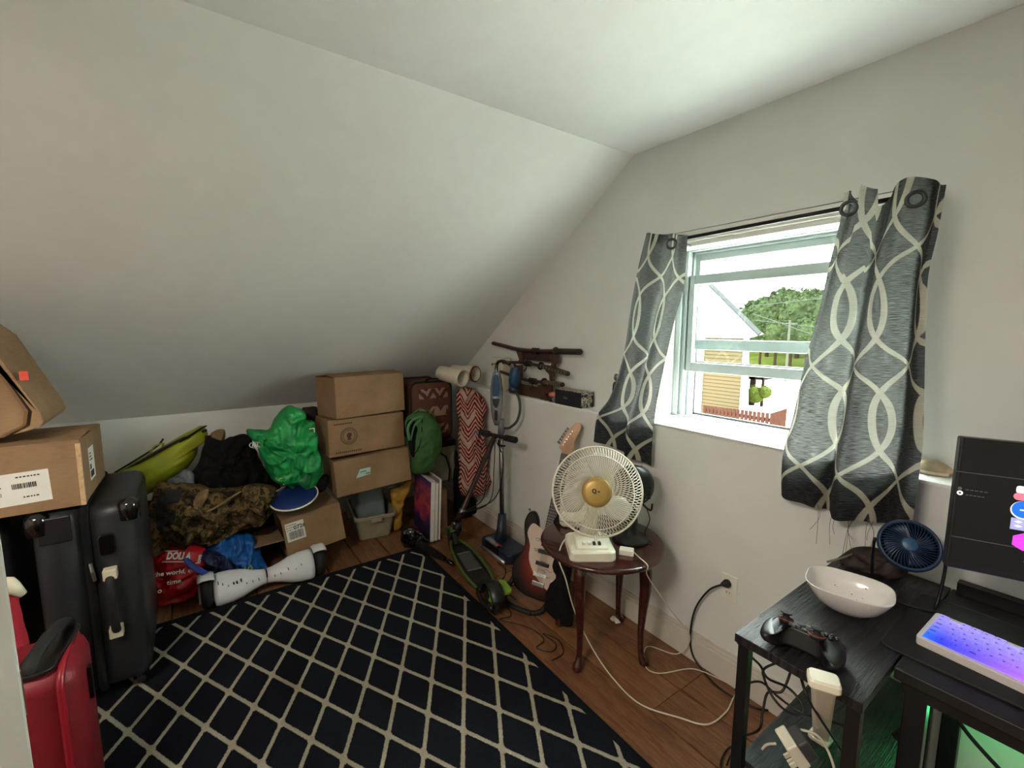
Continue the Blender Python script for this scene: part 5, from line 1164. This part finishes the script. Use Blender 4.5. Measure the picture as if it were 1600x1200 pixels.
# monitor
ml = gy(1477, 885, 1.46); mu = V((.912, .41, 0)).normalized(); mt_ = gy(1492, 690, 1.467)
mup = (V((ml.x, ml.y+.012, mt_.z+.012))-ml); MH = mup.length; mup.normalize(); mn = mu.cross(mup).normalized()
Mm = Matrix.Translation(ml) @ Matrix((mu, mup, mn)).transposed().to_4x4(); Mmi = Mm.inverted()
def ms_(px, py):
    d = ray(px, py); o_ = Mmi @ CAM; dl = Mmi.to_3x3() @ d; t = -o_.z/dl.z; q = o_+dl*t; return q.x, q.y
mo = thing('monitor', Mm, 'black flat monitor with a dark launcher screen on the right of the desk', 'monitor')
MW = MH*16/9
obj('housing', bx(B(), (0, 0, -.03), (MW, MH, -.001)), BLACKP, mo, local=True, bevel=.004)
SCR = M('screen_dark', (20, 22, 22), .35, var=.04, bmp=0, emit=.12, spec=.3)
sc_o = obj('screen', bx(B(), (.006, .016, -.001), (MW-.006, MH-.006, .0004)), SCR, mo, local=True)
def on(px0, py0, px1, py1, mat, nm, z=.0006, lab=None):
    a = ms_(px0, py0); b = ms_(px1, py1)
    return obj(nm, bx(B(), (min(a[0], b[0]), min(a[1], b[1]), z), (max(a[0], b[0]), max(a[1], b[1]), z+.0003)), mat, sc_o, local=True, label=lab)
LNE = M('screen_line', (78, 82, 80), .5, var=0, bmp=0, emit=.15)
for (xa, ya) in ((1493, 736), (1486, 837)):
    a = ms_(xa, ya); obj('divider_line', bx(B(), (a[0], a[1]-.0007, .0006), (MW-.008, a[1]+.0007, .0009)), LNE, sc_o, local=True)
a = ms_(1501, 770); obj('round_icon', lathe(B(), [(.0022, 0), (.0055, 0), (.0055, .0004), (.0022, .0004), (.0022, 0)], Matrix.Translation((a[0], a[1], .0006)), 18, False), M('screen_white', (225, 225, 225), .5, var=0, bmp=0, emit=.3), sc_o, local=True)
a = ms_(1501, 763); obj('round_icon', lathe(B(), [(0, 0), (.004, 0), (.004, .0004), (0, .0004)], Matrix.Translation((a[0], a[1], .0006)), 14), LNE, sc_o, local=True)
for (p0, w) in (((1510, 765), .040), ((1510, 773), .034)):
    a = ms_(*p0); bm = B()
    for k in range(5): bx(bm, (a[0]+k*w/5, a[1]-.001, .0006), (a[0]+k*w/5+w/5*.7, a[1]+.001, .0009))
    obj('menu_text', bm, LNE, sc_o, local=True, kind='stuff')
def emis(n, c, e=.3): return M(n, c, .5, var=0, bmp=0, emit=e)
WHS = MATS['screen_white']
def icon(name, px_, py_, r_, mat, n=24, ry=None, rot=0, z=.0006):
    a = ms_(px_, py_); pts = [(a[0]+r_*math.cos(2*PI*k/n+rot), a[1]+(ry or r_)*math.sin(2*PI*k/n+rot)) for k in range(n)]
    obj(name, prism(B(), pts, .0005, None, z), mat, sc_o, local=True); return a
a = ms_(1597, 773); obj('app_icon', prism(B(), rrect(.030, .017, .005, 4, a[0]+.006, a[1]+.012), .0005, None, .0006), WHS, sc_o, local=True)
obj('app_icon', prism(B(), rrect(.036, .017, .008, 4, a[0]+.006, a[1]-.004), .0005, None, .0007), emis('screen_pink', (232, 110, 130)), sc_o, local=True)
a = icon('app_icon', 1600, 797, .021, WHS, 30); icon('app_icon_face', 1600.5, 796, .0195, emis('screen_blue', (24, 100, 220)), 30, z=.0010)
obj('app_icon_mark', bx(B(), (a[0]-.006, a[1]-.001, .0016), (a[0]+.012, a[1]+.002, .0018)), WHS, sc_o, local=True)
a = ms_(1600, 820); obj('app_icon', bx(B(), (a[0]-.021, a[1]-.013, .0006), (a[0]+.021, a[1]+.014, .0011)), emis('screen_lavender', (150, 150, 196)), sc_o, local=True)
for dy in (.006, -.004): obj('app_icon_mark', prism(B(), [(a[0]-.016, a[1]+dy), (a[0]-.009, a[1]+dy+.003), (a[0]-.002, a[1]+dy), (a[0]-.009, a[1]+dy-.003)], .0003, None, .0012), WHS, sc_o, local=True)
obj('app_icon_mark', bx(B(), (a[0]+.001, a[1]-.011, .0012), (a[0]+.019, a[1]+.008, .0014)), emis('screen_indigo', (90, 90, 200)), sc_o, local=True)
a = icon('app_icon', 1600, 846, .021, emis('screen_magenta', (226, 60, 214)), 6, rot=PI/2)
text('icon_letter', 'M', .018, Mm @ Matrix.Translation((a[0], a[1], .0012)), WHS, mo, bold=.0006)
a = ms_(1597, 872); text('screen_text', 'Join', .014, Mm @ Matrix.Translation((a[0]+.004, a[1], .0008)), WHS, mo, align='LEFT', bold=.0002)
stn = B(); mc = Mm @ V((MW/2, .05, -.06)); cyl(stn, (mc.x, mc.y, .76), (mc.x, mc.y, mc.z+.06), .018); obj('stand_neck', stn, BLACKP, mo)
obj('stand_foot', prism(B(), rrect(.20, .14, .03), .009, Matrix.Translation((mc.x, mc.y-.02, .7535))), BLACKP, mo)
# blue desk fan
bf = gy(1420, 852, 1.60); r = thing('small_fan', (bf.x, bf.y, .75), 'small dark blue desk fan on a loop stand beside the monitor', 'fan')
n_ = (CAM-bf); n_ = (n_.normalized()+V((.16, -.15, .30))).normalized(); u_ = V((0, 0, 1)); u_ = (u_-n_*u_.dot(n_)).normalized(); w_ = u_.cross(n_)
Mq = Matrix.Translation(bf) @ Matrix((w_, u_, n_)).transposed().to_4x4()
BL = M('dark_blue_plastic', (24, 48, 78), .4, var=.08)
R2 = .068
obj('outer_ring', lathe(B(), [(R2-.006, -.016), (R2, -.015), (R2+.003, 0), (R2, .015), (R2-.006, .016), (R2-.008, 0), (R2-.006, -.016)], Mq, 48, False), BL, r, smooth=True)
gg = B()
for k in range(44):
    pts = []
    for r_, z in ((.018, .018), (.035, .019), (.052, .017), (R2-.004, .012)): a = 2*PI*k/44+.5*r_/R2; pts.append(Mq @ V((r_*math.cos(a), r_*math.sin(a), z)))
    tube(gg, pts, .0011, 4)
obj('grille', gg, BL, r, kind='stuff')
obj('hub', lathe(B(), [(.0, .014), (.018, .015), (.019, .02), (.015, .022), (0, .022)], Mq, 24), M('mid_blue_plastic', (40, 82, 118), .4), r, smooth=True)
obj('back_shell', lathe(B(), [(R2-.002, -.012), (.05, -.022), (.02, -.028), (0, -.028)], Mq, 40), M('navy_shell', (18, 32, 54), .5), r, smooth=True)
for k in range(4):
    a0 = PI/2*k; bm = B(); vs = [[Mq @ V(((.016+(.055-.016)*i/4)*math.cos(a0+.9*(j/4)*(.5+.5*i/4)), (.016+(.055-.016)*i/4)*math.sin(a0+.9*(j/4)*(.5+.5*i/4)), .006-.012*j/4)) for j in range(5)] for i in range(5)]
    loft(bm, vs, False, False); obj('blade', bm, BL, r, smooth=True, solid=.001)
lp = []
for t in range(0, 13): lp.append(Mq @ V(((R2+.008)*math.cos(PI+PI*t/12), 0, 0)))
s0, s1 = Mq @ V((-R2-.006, 0, 0)), Mq @ V((R2+.006, 0, 0))
obj('loop_stand', tube(B(), cat([s0, s0+V((-.004, .01, -.06)), V((s0.x, s0.y+.015, .757)), V((s0.x+.01, s0.y-.045, .757)), V((s1.x-.01, s1.y-.075, .757)), V((s1.x, s1.y-.03, .757)), s1+V((.004, 0, -.05)), s1], 5), .0038, 8), M('dark_wire', (24, 28, 36), .35, metal=.5), r, smooth=True)
# bowl with spoon
c0 = gz(1326, 918, .812); Mo = Matrix.Translation((c0.x, c0.y, .7505)) @ Matrix.Rotation(math.radians(14), 4, 'Z') @ Matrix.Diagonal((1.12, .92, 1, 1))
bw = thing('bowl', Mo, 'white rounded-square bowl with food remains and a spoon on the side unit', 'bowl')
def sq(rad, z, p_=3.2, corner=0):
    out = []
    for k in range(56):
        a = 2*PI*k/56; c_, s_ = math.cos(a), math.sin(a); q_ = (abs(c_)**p_+abs(s_)**p_)**(-1/p_); out.append((rad*q_*c_, rad*q_*s_, z+corner*(q_-1)*3))
    return out
bm = B(); loft(bm, [sq(.036, 0, 2.4), sq(.042, .003, 2.4), sq(.062, .022, 2.8), sq(.076, .046, 3.0), sq(.086, .068, 3.2), sq(.0865, .0705, 3.2), sq(.084, .0695, 3.2), sq(.073, .046, 3.0), sq(.058, .024, 2.8), sq(.036, .008, 2.4), sq(.005, .007, 2)])
obj('bowl_shell', bm, M('white_ceramic', (218, 214, 212), .18, var=.02, bmp=0, coat=.3), bw, local=True, smooth=True)
fd_ = B(); rr_ = random.Random(2)
for k in range(46):
    a = rr_.uniform(0, 2*PI); q_ = rr_.uniform(.2, 1)**.5; z_ = rr_.uniform(.012, .05); rad = .036+(z_-.006)*1.05
    c_ = V((math.cos(a)*rad*1.02, math.sin(a)*rad*1.02, z_))
    if rr_.random() < .55: c_ = V((math.cos(a)*.03*q_, math.sin(a)*.03*q_, .0095))
    bmesh.ops.create_icosphere(fd_, subdivisions=1, radius=rr_.uniform(.0008, .0022), matrix=Matrix.Translation(c_))
obj('food_crumbs', fd_, M('food_brown', (128, 92, 58), .7), bw, local=True, kind='stuff')
sp_ = thing('spoon', Mo, 'metal spoon lying inside the white bowl', 'spoon')
bm = B(); loft(bm, [[(-.012+x_, -.006+y_*w_, z_) for y_ in (-1, -.5, .5, 1)] + [(-.012+x_, -.006+y_*w_, z_-.0012) for y_ in (1, .5, -.5, -1)] for x_, w_, z_ in ((-.03, .004, .016), (-.02, .012, .0135), (-.005, .014, .0125), (.008, .007, .0145), (.02, .003, .02), (.045, .003, .037), (.068, .0045, .053), (.076, .003, .058))])
obj('spoon_metal', bm.copy() if False else bm, METAL, sp_, local=True, smooth=True)
sp_.matrix_basis = Mo @ Matrix.Rotation(math.radians(-52), 4, 'Z')
# gamepad
ca, cb_ = gz(1208, 968, .80), gz(1312, 1012, .80); gx_ = (cb_-ca).normalized(); gy_ = V((-gx_.y, gx_.x, 0)); cc_ = gz(1258, 990, .792)
Mp = Matrix.Translation((cc_.x, cc_.y, .752)) @ Matrix((gx_, gy_, V((0, 0, 1)))).transposed().to_4x4() @ Matrix.Rotation(math.radians(-12), 4, 'X')
gp = thing('gamepad', Mp, 'black wireless game controller on the front corner of the side unit', 'game controller')
prof = [(0, .036), (.03, .038), (.055, .036), (.072, .022), (.079, 0), (.083, -.03), (.080, -.058), (.070, -.070), (.058, -.066), (.048, -.045), (.038, -.028), (.02, -.022), (0, -.022)]
oll = prof+[(-x, y) for x, y in reversed(prof[1:-1])]
P_ = cat([(x, y, 0) for x, y in oll], 3, True); cen = V((0, 0, 0))
def gr(sc, z, dz=0): return [((p.x*sc), (p.y*sc if p.y > -.02 else -.02+(p.y+.02)*(sc*1.0)), z+(-.012 if False else 0)-max(0, -p.y-.02)*dz) for p in P_]
bm = B(); loft(bm, [gr(.80, .002, .0), gr(.93, .008, .05), gr(1, .022, .15), gr(.985, .034, .28), gr(.92, .043, .38), gr(.80, .047, .42)])
gbd = obj('body', bm, M('gamepad_black', (20, 20, 22), .42, var=.1, bmp=.1), gp, local=True, smooth=True)
for x, y in ((-.047, .014), (.022, -.010)):
    s_ = obj('thumbstick', lathe(B(), [(.015, .040), (.017, .048), (.008, .05), (.007, .058), (.0125, .061), (.013, .064), (.010, .0635), (0, .061)], Matrix.Translation((x, y, 0)), 20), BLACKR, gp, local=True, smooth=True)
    obj('stick_ring', lathe(B(), [(.016, .046), (.018, .048), (.016, .050)], Matrix.Translation((x, y, 0)), 24, False), M('copper_ring', (128, 74, 60), .4, metal=.5), s_, local=True)
bm = B(); bx(bm, (-.034, -.014, .045), (-.010, -.006, .052)); bx(bm, (-.026, -.022, .045), (-.018, .002, .052)); obj('direction_pad', bm, M('pad_grey', (60, 60, 62), .4), gp, local=True, bevel=.001)
for x, y in ((.047, .024), (.047, .004), (.037, .014), (.057, .014)): obj('face_button', lathe(B(), [(.0052, .043), (.005, .050), (.003, .052), (0, .052)], Matrix.Translation((x, y, 0)), 14), BLACKG, gp, local=True, smooth=True)
for x, y, r_ in ((0, .022, .0075), (-.013, .010, .003), (.013, .010, .003), (0, .005, .003)): obj('menu_button', lathe(B(), [(r_, .045), (r_, .049), (0, .0495)], Matrix.Translation((x, y, 0)), 14), M('menu_grey', (90, 88, 86), .4), gp, local=True)
for s in (-1, 1):
    obj('bumper', tube(B(), cat([(s*.018, .036, .036), (s*.05, .036, .034), (s*.070, .024, .030)], 5), .007, 8), BLACKG, gp, local=True, smooth=True)
    obj('trigger', tube(B(), [(s*.036, .038, .022), (s*.056, .040, .018)], .010, 8), BLACKG, gp, local=True, smooth=True)
# white charging tower and adapter on the shelf
r = thing('charging_tower', (-.33, 1.0, .402), 'slim white plastic tower with a rounded flat cap leaning out of the side unit', 'charger')
tc = gz(1288, 1055, .80); bt = gz(1282, 1152, .405); tw = math.radians(28)
ring_ = lambda c, w, d_, z: [tuple(Matrix.Translation((c.x, c.y, z)) @ Matrix.Rotation(tw, 4, 'Z') @ V((p[0], p[1], 0))) for p in rrect(w, d_, .008)]
bm = B(); loft(bm, [ring_(bt, .034, .026, .405), ring_(tc, .042, .032, .775)]); obj('column', bm, IV, r)
bm = B(); loft(bm, [ring_(tc, .050, .037, .775), ring_(tc, .056, .043, .780), ring_(tc, .056, .043, .792), ring_(tc, .050, .037, .797)]); obj('cap', bm, IV, r, smooth=False)
obj('foot', prism(B(), rrect(.05, .05, .012, 5, bt.x, bt.y), .01, None, .4025), IV, r, bevel=.002)
c0 = gz(1238, 1168, .47); Mr = Matrix.Translation(c0) @ Matrix.Rotation(math.radians(-38), 4, 'Z') @ Matrix.Rotation(math.radians(35), 4, 'X')
r = thing('power_adapter', Mr, 'cream power adapter with a dark square face hanging by the side unit leg', 'adapter')
obj('block', bx(B(), (-.030, -.014, -.035), (.030, .014, .035)), IV, r, local=True, bevel=.004)
obj('dark_face', bx(B(), (-.022, .0145, -.026), (.030, .040, .030)), M('grey_face', (70, 70, 72), .5), r, local=True, bevel=.004)
for x in (-.012, .004, .014): obj('prong', bx(B(), (x, -.030, -.030), (x+.004, -.014, -.018)), IV, r, local=True)
cable('charger_cable', 'white cable looping beside the cream adapter under the side unit', [gz(1212, 1162, .45), gz(1196, 1165, .42), gz(1186, 1185, .36), gz(1190, 1215, .25), gz(1200, 1260, .1)], .0032, cord)
cable('charger_cable', 'white cable curving from the tower down past the side unit shelf', [gz(1250, 1140, .50), gz(1275, 1148, .50), gz(1292, 1170, .47), gz(1304, 1205, .42), gz(1306, 1250, .3)], .0032, cord)
loops = [
 ('black cable hanging in a wide loop from the side unit front corner', [(1153, 1005, .70), (1160, 1002, .71), (1170, 1022, .66), (1188, 1040, .62), (1200, 1060, .60), (1232, 1075, .58), (1253, 1100, .56), (1252, 1115, .54), (1230, 1112, .54), (1208, 1090, .56), (1194, 1060, .58), (1194, 1045, .60), (1215, 1035, .62)]),
 ('black cable running under the side unit from leg to white tower', [(1148, 1078, .30), (1168, 1068, .40), (1190, 1066, .50), (1215, 1088, .50), (1250, 1112, .50), (1300, 1128, .5), (1340, 1140, .5)]),
 ('black cable dangling between white tower and controller', [(1247, 1035, .70), (1252, 1060, .70), (1262, 1090, .68), (1280, 1120, .62), (1300, 1150, .56), (1320, 1180, .50)]),
 ('thin black cable curl inside the side unit near its left leg', [(1236, 1048, .60), (1222, 1080, .56), (1200, 1082, .54), (1192, 1110, .5), (1186, 1140, .45), (1160, 1150, .25)]),
 ('black cable bundle coiled on the floor by the side unit leg', [(1162, 1165, .02), (1140, 1168, .02), (1127, 1188, .012), (1130, 1210, .012), (1150, 1212, .02), (1162, 1190, .03), (1145, 1178, .03), (1135, 1196, .02)])]
for lab, pts in loops: cable('loose_cable', lab, [gz(*p) for p in pts], .0032, bcord)
cable('desk_cable', 'thick black cable sagging in front of the green lit wall under the desk', [gy(1468, 1085, 1.45), gy(1490, 1115, 1.46), gy(1515, 1150, 1.47), gy(1560, 1200, 1.48), gy(1600, 1240, 1.5)], .005, bcord)
pc = cable('extension_lead', 'black lead with a connector block beside the desk leg', [gy(1452, 1118, 1.40), gy(1430, 1135, 1.40), gy(1412, 1142, 1.40)], .004, bcord)
p0, p1 = gy(1412, 1142, 1.40), gy(1400, 1152, 1.40); obj('connector', tube(B(), [p0, p1], .010, 8), BLACKR, pc)
# cord clutter behind the bowl
cable('braided_cable', 'pale grey cable crossing black clutter behind the white bowl', [gz(1292, 878, .77), gz(1315, 872, .785), gz(1345, 862, .79), gz(1372, 860, .79), gz(1400, 866, .77)], .0035, M('grey_cable', (120, 112, 104), .5))
o = obj('cable_pouch', puff([gy(*p, 1.70) for p in ((1300, 880), (1318, 865), (1345, 853), (1375, 858), (1400, 870), (1420, 890), (1400, 906), (1350, 905), (1310, 895))], 1.70, .04, 71, .012, 14, 10, 70, axis='y'), M('dark_brown_pouch', (40, 28, 24), .7, var=.3), smooth=True)
tag(o, 'small dark brown pouch behind the bowl against the wall', 'pouch')
w0 = gz(1362, 884, .765); r = thing('wall_charger', w0, 'small white plug adapter lying behind the white bowl', 'adapter')
obj('block', bx(B(), (w0.x-.014, w0.y-.01, .752), (w0.x+.014, w0.y+.012, .78)), IV, r, bevel=.003); obj('prong', bx(B(), (w0.x+.014, w0.y-.004, .762), (w0.x+.026, w0.y-.002, .770)), METAL, r)
# sea shell on the ledge
s0 = gz(1452, 741, LEDGE); r = thing('sea_shell', s0, 'pale beige sea shell on the ledge right of the curtain', 'shell')
bm = B(); rings = []
for i in range(15):
    t = i/14; rad = .030*math.sin(PI*min(1, t*1.05))**.7*(1-.25*t)+.001; xx = -.05+.11*t
    rings.append([(s0.x+xx, s0.y+.02+rad*math.cos(a)*1.1, LEDGE+max(.001, .016+rad*math.sin(a)*.9*(1+.12*math.sin(a*7)))) for a in [2*PI*k/24 for k in range(24)]])
loft(bm, rings); obj('shell_body', bm, M('shell_beige', (196, 178, 150), .5, var=.2, vs=40), r, smooth=True)
obj('shell_lip', tube(B(), cat([(s0.x-.04, s0.y-.005, LEDGE+.008), (s0.x, s0.y-.012, LEDGE+.006), (s0.x+.045, s0.y+.0, LEDGE+.008)], 6), .006, 8), M('shell_lip', (216, 200, 176), .35), r, smooth=True)

# ------------------------------------------------------------ outside
GZ = -3.0
def gnd(x, y): return gz(x, y, GZ)
struct('ground', bx(B(), (-70, 2.6, GZ-.2), (40, 90, GZ)), M('pale_driveway', (196, 192, 184), .9, var=.06, vs=.5, bmp=0))
GR = M('lawn_green', (30, 35, 12), spec=0, rough=.95, var=.25, vs=1.2, bmp=.2, bs=20)
lw = B(); a = gy(1190, 569, 46); b = gy(1320, 569, 46); t0 = gy(1250, 548, 56)
loft(lw, [[(-50, 46, GZ), (20, 46, GZ), (20, 46, a.z), (-50, 46, a.z)], [(-50, 58, GZ), (20, 58, GZ), (20, 58, t0.z+.6), (-50, 58, t0.z+.6)], [(-60, 75, GZ), (20, 75, GZ), (20, 75, t0.z+3), (-60, 75, t0.z+3)]])
struct('lawn_bank', lw, GR)
# neighbour house
hA, hB_ = gy(1097, 600, 18), gy(1163, 600, 18); nb = thing('house', (hB_.x-3, 20, GZ), 'yellow sided neighbour house with white gable seen through the window', 'house')
SID = M('cream_yellow_siding', (42, 37, 26), spec=0, rough=.7, var=.05, bmp=0); WSD = M('white_siding', (190, 188, 186), spec=0, rough=.7, var=.03, bmp=0)
er = gy(1163, 520, 18).z; xg = hB_.x
obj('wall', prism(B(), [(xg-7, 18.05), (xg, 18.05), (xg-5.0, 27), (xg-12, 27)], er-GZ, None, GZ), SID, nb)
sdn = B(); z = GZ
zt = gy(1150, 528, 18).z
while z < zt: prism(sdn, [(18.05, z), (18.0, z), (18.03, z+.14), (18.05, z+.14)], 5.2, Matrix(((0, 0, 1, xg-5.2), (1, 0, 0, 0), (0, 1, 0, 0), (0, 0, 0, 1)))); z += .15
obj('lap_siding', sdn, SID, nb, kind='stuff')
obj('corner_board', bx(B(), (xg-.12, 17.97, GZ), (xg+.02, 18.1, er)), WSD, nb)
obj('corner_board', bx(B(), (hA.x-.55, 17.96, GZ), (hA.x, 18.05, zt)), WSD, nb)
ra, rb_ = gy(1100, 440, 18), gy(1190, 522, 18)
prism_pts = [(xg-5.2, zt), (xg, zt), (rb_.x, rb_.z), (ra.x, ra.z+.2), (xg-5.2, ra.z+.2)]
obj('gable', prism(B(), prism_pts, .25, Matrix(((1, 0, 0, 0), (0, 0, 1, 17.9), (0, 1, 0, 0), (0, 0, 0, 1)))), WSD, nb)
obj('rake_board', tube(B(), [V((ra.x, 17.85, ra.z+.2)), V((rb_.x, 17.85, rb_.z))], .10, 6), M('grey_rake', (36, 36, 37), spec=0, rough=.7), nb)
obj('downpipe', tube(B(), [gy(1168, 535, 17.8), gy(1166, 640, 17.8)], .06, 8), WSD, nb)
pr2 = thing('porch', gy(1185, 600, 20), 'small brown wooden porch beside the yellow house seen through the window', 'porch')
BRW = M('brown_timber', (18, 13, 10), spec=0, rough=.8, var=.15)
a, b = gy(1167, 592, 27), gy(1193, 579, 27); obj('porch_deck', bx(B(), (a.x, 27, a.z), (b.x, 28.5, a.z+.22)), BRW, pr2)
obj('porch_rail', bx(B(), (a.x, 27, b.z), (b.x, 27.1, b.z+.14)), BRW, pr2)
for px_, w_ in ((1175, .14), (1191, .05)): q_ = gy(px_, 600, 27); obj('post', bx(B(), (q_.x-w_, 27, GZ), (q_.x+w_, 27.2, b.z)), BRW, pr2)
def leafy(name, c, r_, mat, label, cat_, trunk=True, grp=None, n=None):
    t = thing(name, (c[0], c[1], GZ), label, cat_, grp); rr_ = random.Random(int(c[0]*100)); bm = B()
    for k in range(n or 800):
        a, e_ = rr_.uniform(0, 2*PI), rr_.uniform(-.6, 1.5); q_ = V((math.cos(a)*math.cos(e_), math.sin(a)*math.cos(e_), math.sin(e_)*.9))*r_*rr_.uniform(.65, 1.05)*(1+.25*noise.noise(V((a, e_, 0))))
        s_ = r_*rr_.uniform(.05, .10); m_ = Matrix.Translation(V(c)+q_) @ Euler((rr_.uniform(0, 6), rr_.uniform(0, 6), 0)).to_matrix().to_4x4()
        vs = [bm.verts.new(m_ @ V(p)) for p in ((-s_, -s_*.6, 0), (s_, -s_*.5, s_*.3), (s_*.7, s_*.7, 0), (-s_*.8, s_*.6, s_*.3))]; bm.faces.new(vs)
    bmesh.ops.create_icosphere(bm, subdivisions=3, radius=r_*.78, matrix=Matrix.Translation(c))
    obj('foliage', bm, mat, t, kind='stuff')
    if trunk: obj('trunk', tube(B(), [(c[0], c[1], GZ), (c[0], c[1], c[2])], [r_*.1, r_*.06], 8), BRW, t)
LF = [M('leaf_green', (22, 28, 15), spec=0, rough=.8, var=.35, vs=1.5, bmp=0), M('leaf_light', (28, 34, 20), spec=0, rough=.8, var=.3, vs=1.5, bmp=0)]
for i, (px_, py_, yy_, r_) in enumerate(((1180, 500, 58, 2.6), (1202, 497, 50, 2.4), (1226, 488, 58, 3.0), (1250, 494, 50, 2.6), (1276, 490, 58, 3.0), (1300, 496, 50, 2.6), (1190, 524, 44, 1.3), (1214, 522, 44, 1.5), (1238, 523, 44, 1.5), (1263, 522, 44, 1.5))):
    c = gy(px_, py_, yy_); leafy('tree', (c.x, c.y, c.z), r_, LF[i % 2], ('leftmost', 'second from the left', 'third from the left', 'fourth from the left', 'fifth from the left', 'rightmost', 'low leftmost', 'low second', 'low third', 'low fourth')[i]+' bushy green tree in the row on the bank outside', 'tree', grp='trees on the bank outside')
for px_, py_, r_, sd_ in ((1180, 617, .62, 'larger'), (1195, 613, .45, 'smaller')): c = gy(px_, py_, 26); leafy('shrub', (c.x, c.y, c.z), r_, M('bush_green', (34, 40, 14), spec=0, rough=.8, var=.3, vs=4, bmp=0), sd_+' low yellow-green shrub beside the brown porch outside', 'shrub', False, 'shrubs by the porch', 160)
# fence
fn_ = thing('fence', gy(1160, 650, 16), 'reddish brown wooden fence below the window view', 'fence')
FW_ = M('fence_wood', (30, 18, 14), spec=0, rough=.8, var=.15, vs=3)
a, b = gy(1099, 633, 16), gy(1205, 646, 16); x = a.x; k = 0
while x < b.x: obj('fence_board', bx(B(), (x, 16, GZ), (x+.115, 16.03, a.z+(b.z-a.z)*((x-a.x)/(b.x-a.x)))), FW_, fn_); x += .145
obj('fence_rail', bx(B(), (a.x, 16.03, a.z-.25), (b.x, 16.08, a.z-.12)), FW_, fn_)
g0, g1 = gy(1204, 646, 15.9), gy(1229, 638, 15.0)
bm = B(); loft(bm, [[(g0.x, 15.9, GZ), (g1.x, 15.0, GZ), (g1.x, 15.0, g1.z), (g0.x, 15.9, g0.z)], [(g0.x, 15.94, GZ), (g1.x, 15.04, GZ), (g1.x, 15.04, g1.z), (g0.x, 15.94, g0.z)]]); obj('gate_panel', bm, FW_, fn_)
for i, (p0, p1) in enumerate((((1176, 478), (1320, 462)), ((1176, 500), (1320, 516)), ((1176, 490), (1320, 540)))):
    o = obj('power_line', tube(B(), [gy(*p0, 30), gy(*p1, 30)], .02, 4), M('wire_grey', (40, 42, 41), spec=0, rough=.6, var=0, bmp=0)); tag(o, ('uppermost', 'lower level', 'steeply slanting')[i]+' thin overhead wire crossing before the trees outside', 'wire')
ut = thing('utility_pole', gnd(1252, 560), 'pale utility pole on the far bank outside', 'pole')
p = gy(1233, 520, 42); obj('pole_shaft', tube(B(), [(p.x, 42, GZ), (p.x, 42, gy(1233, 500, 42).z)], .10, 8), M('pole_wood', (40, 40, 34), spec=0, rough=.8), ut); obj('cross_arm', tube(B(), [(p.x-.6, 42, p.z+.8), (p.x+.6, 42, p.z+.8)], .05, 6), M('pole_wood', (40, 40, 34), spec=0, rough=.8), ut)
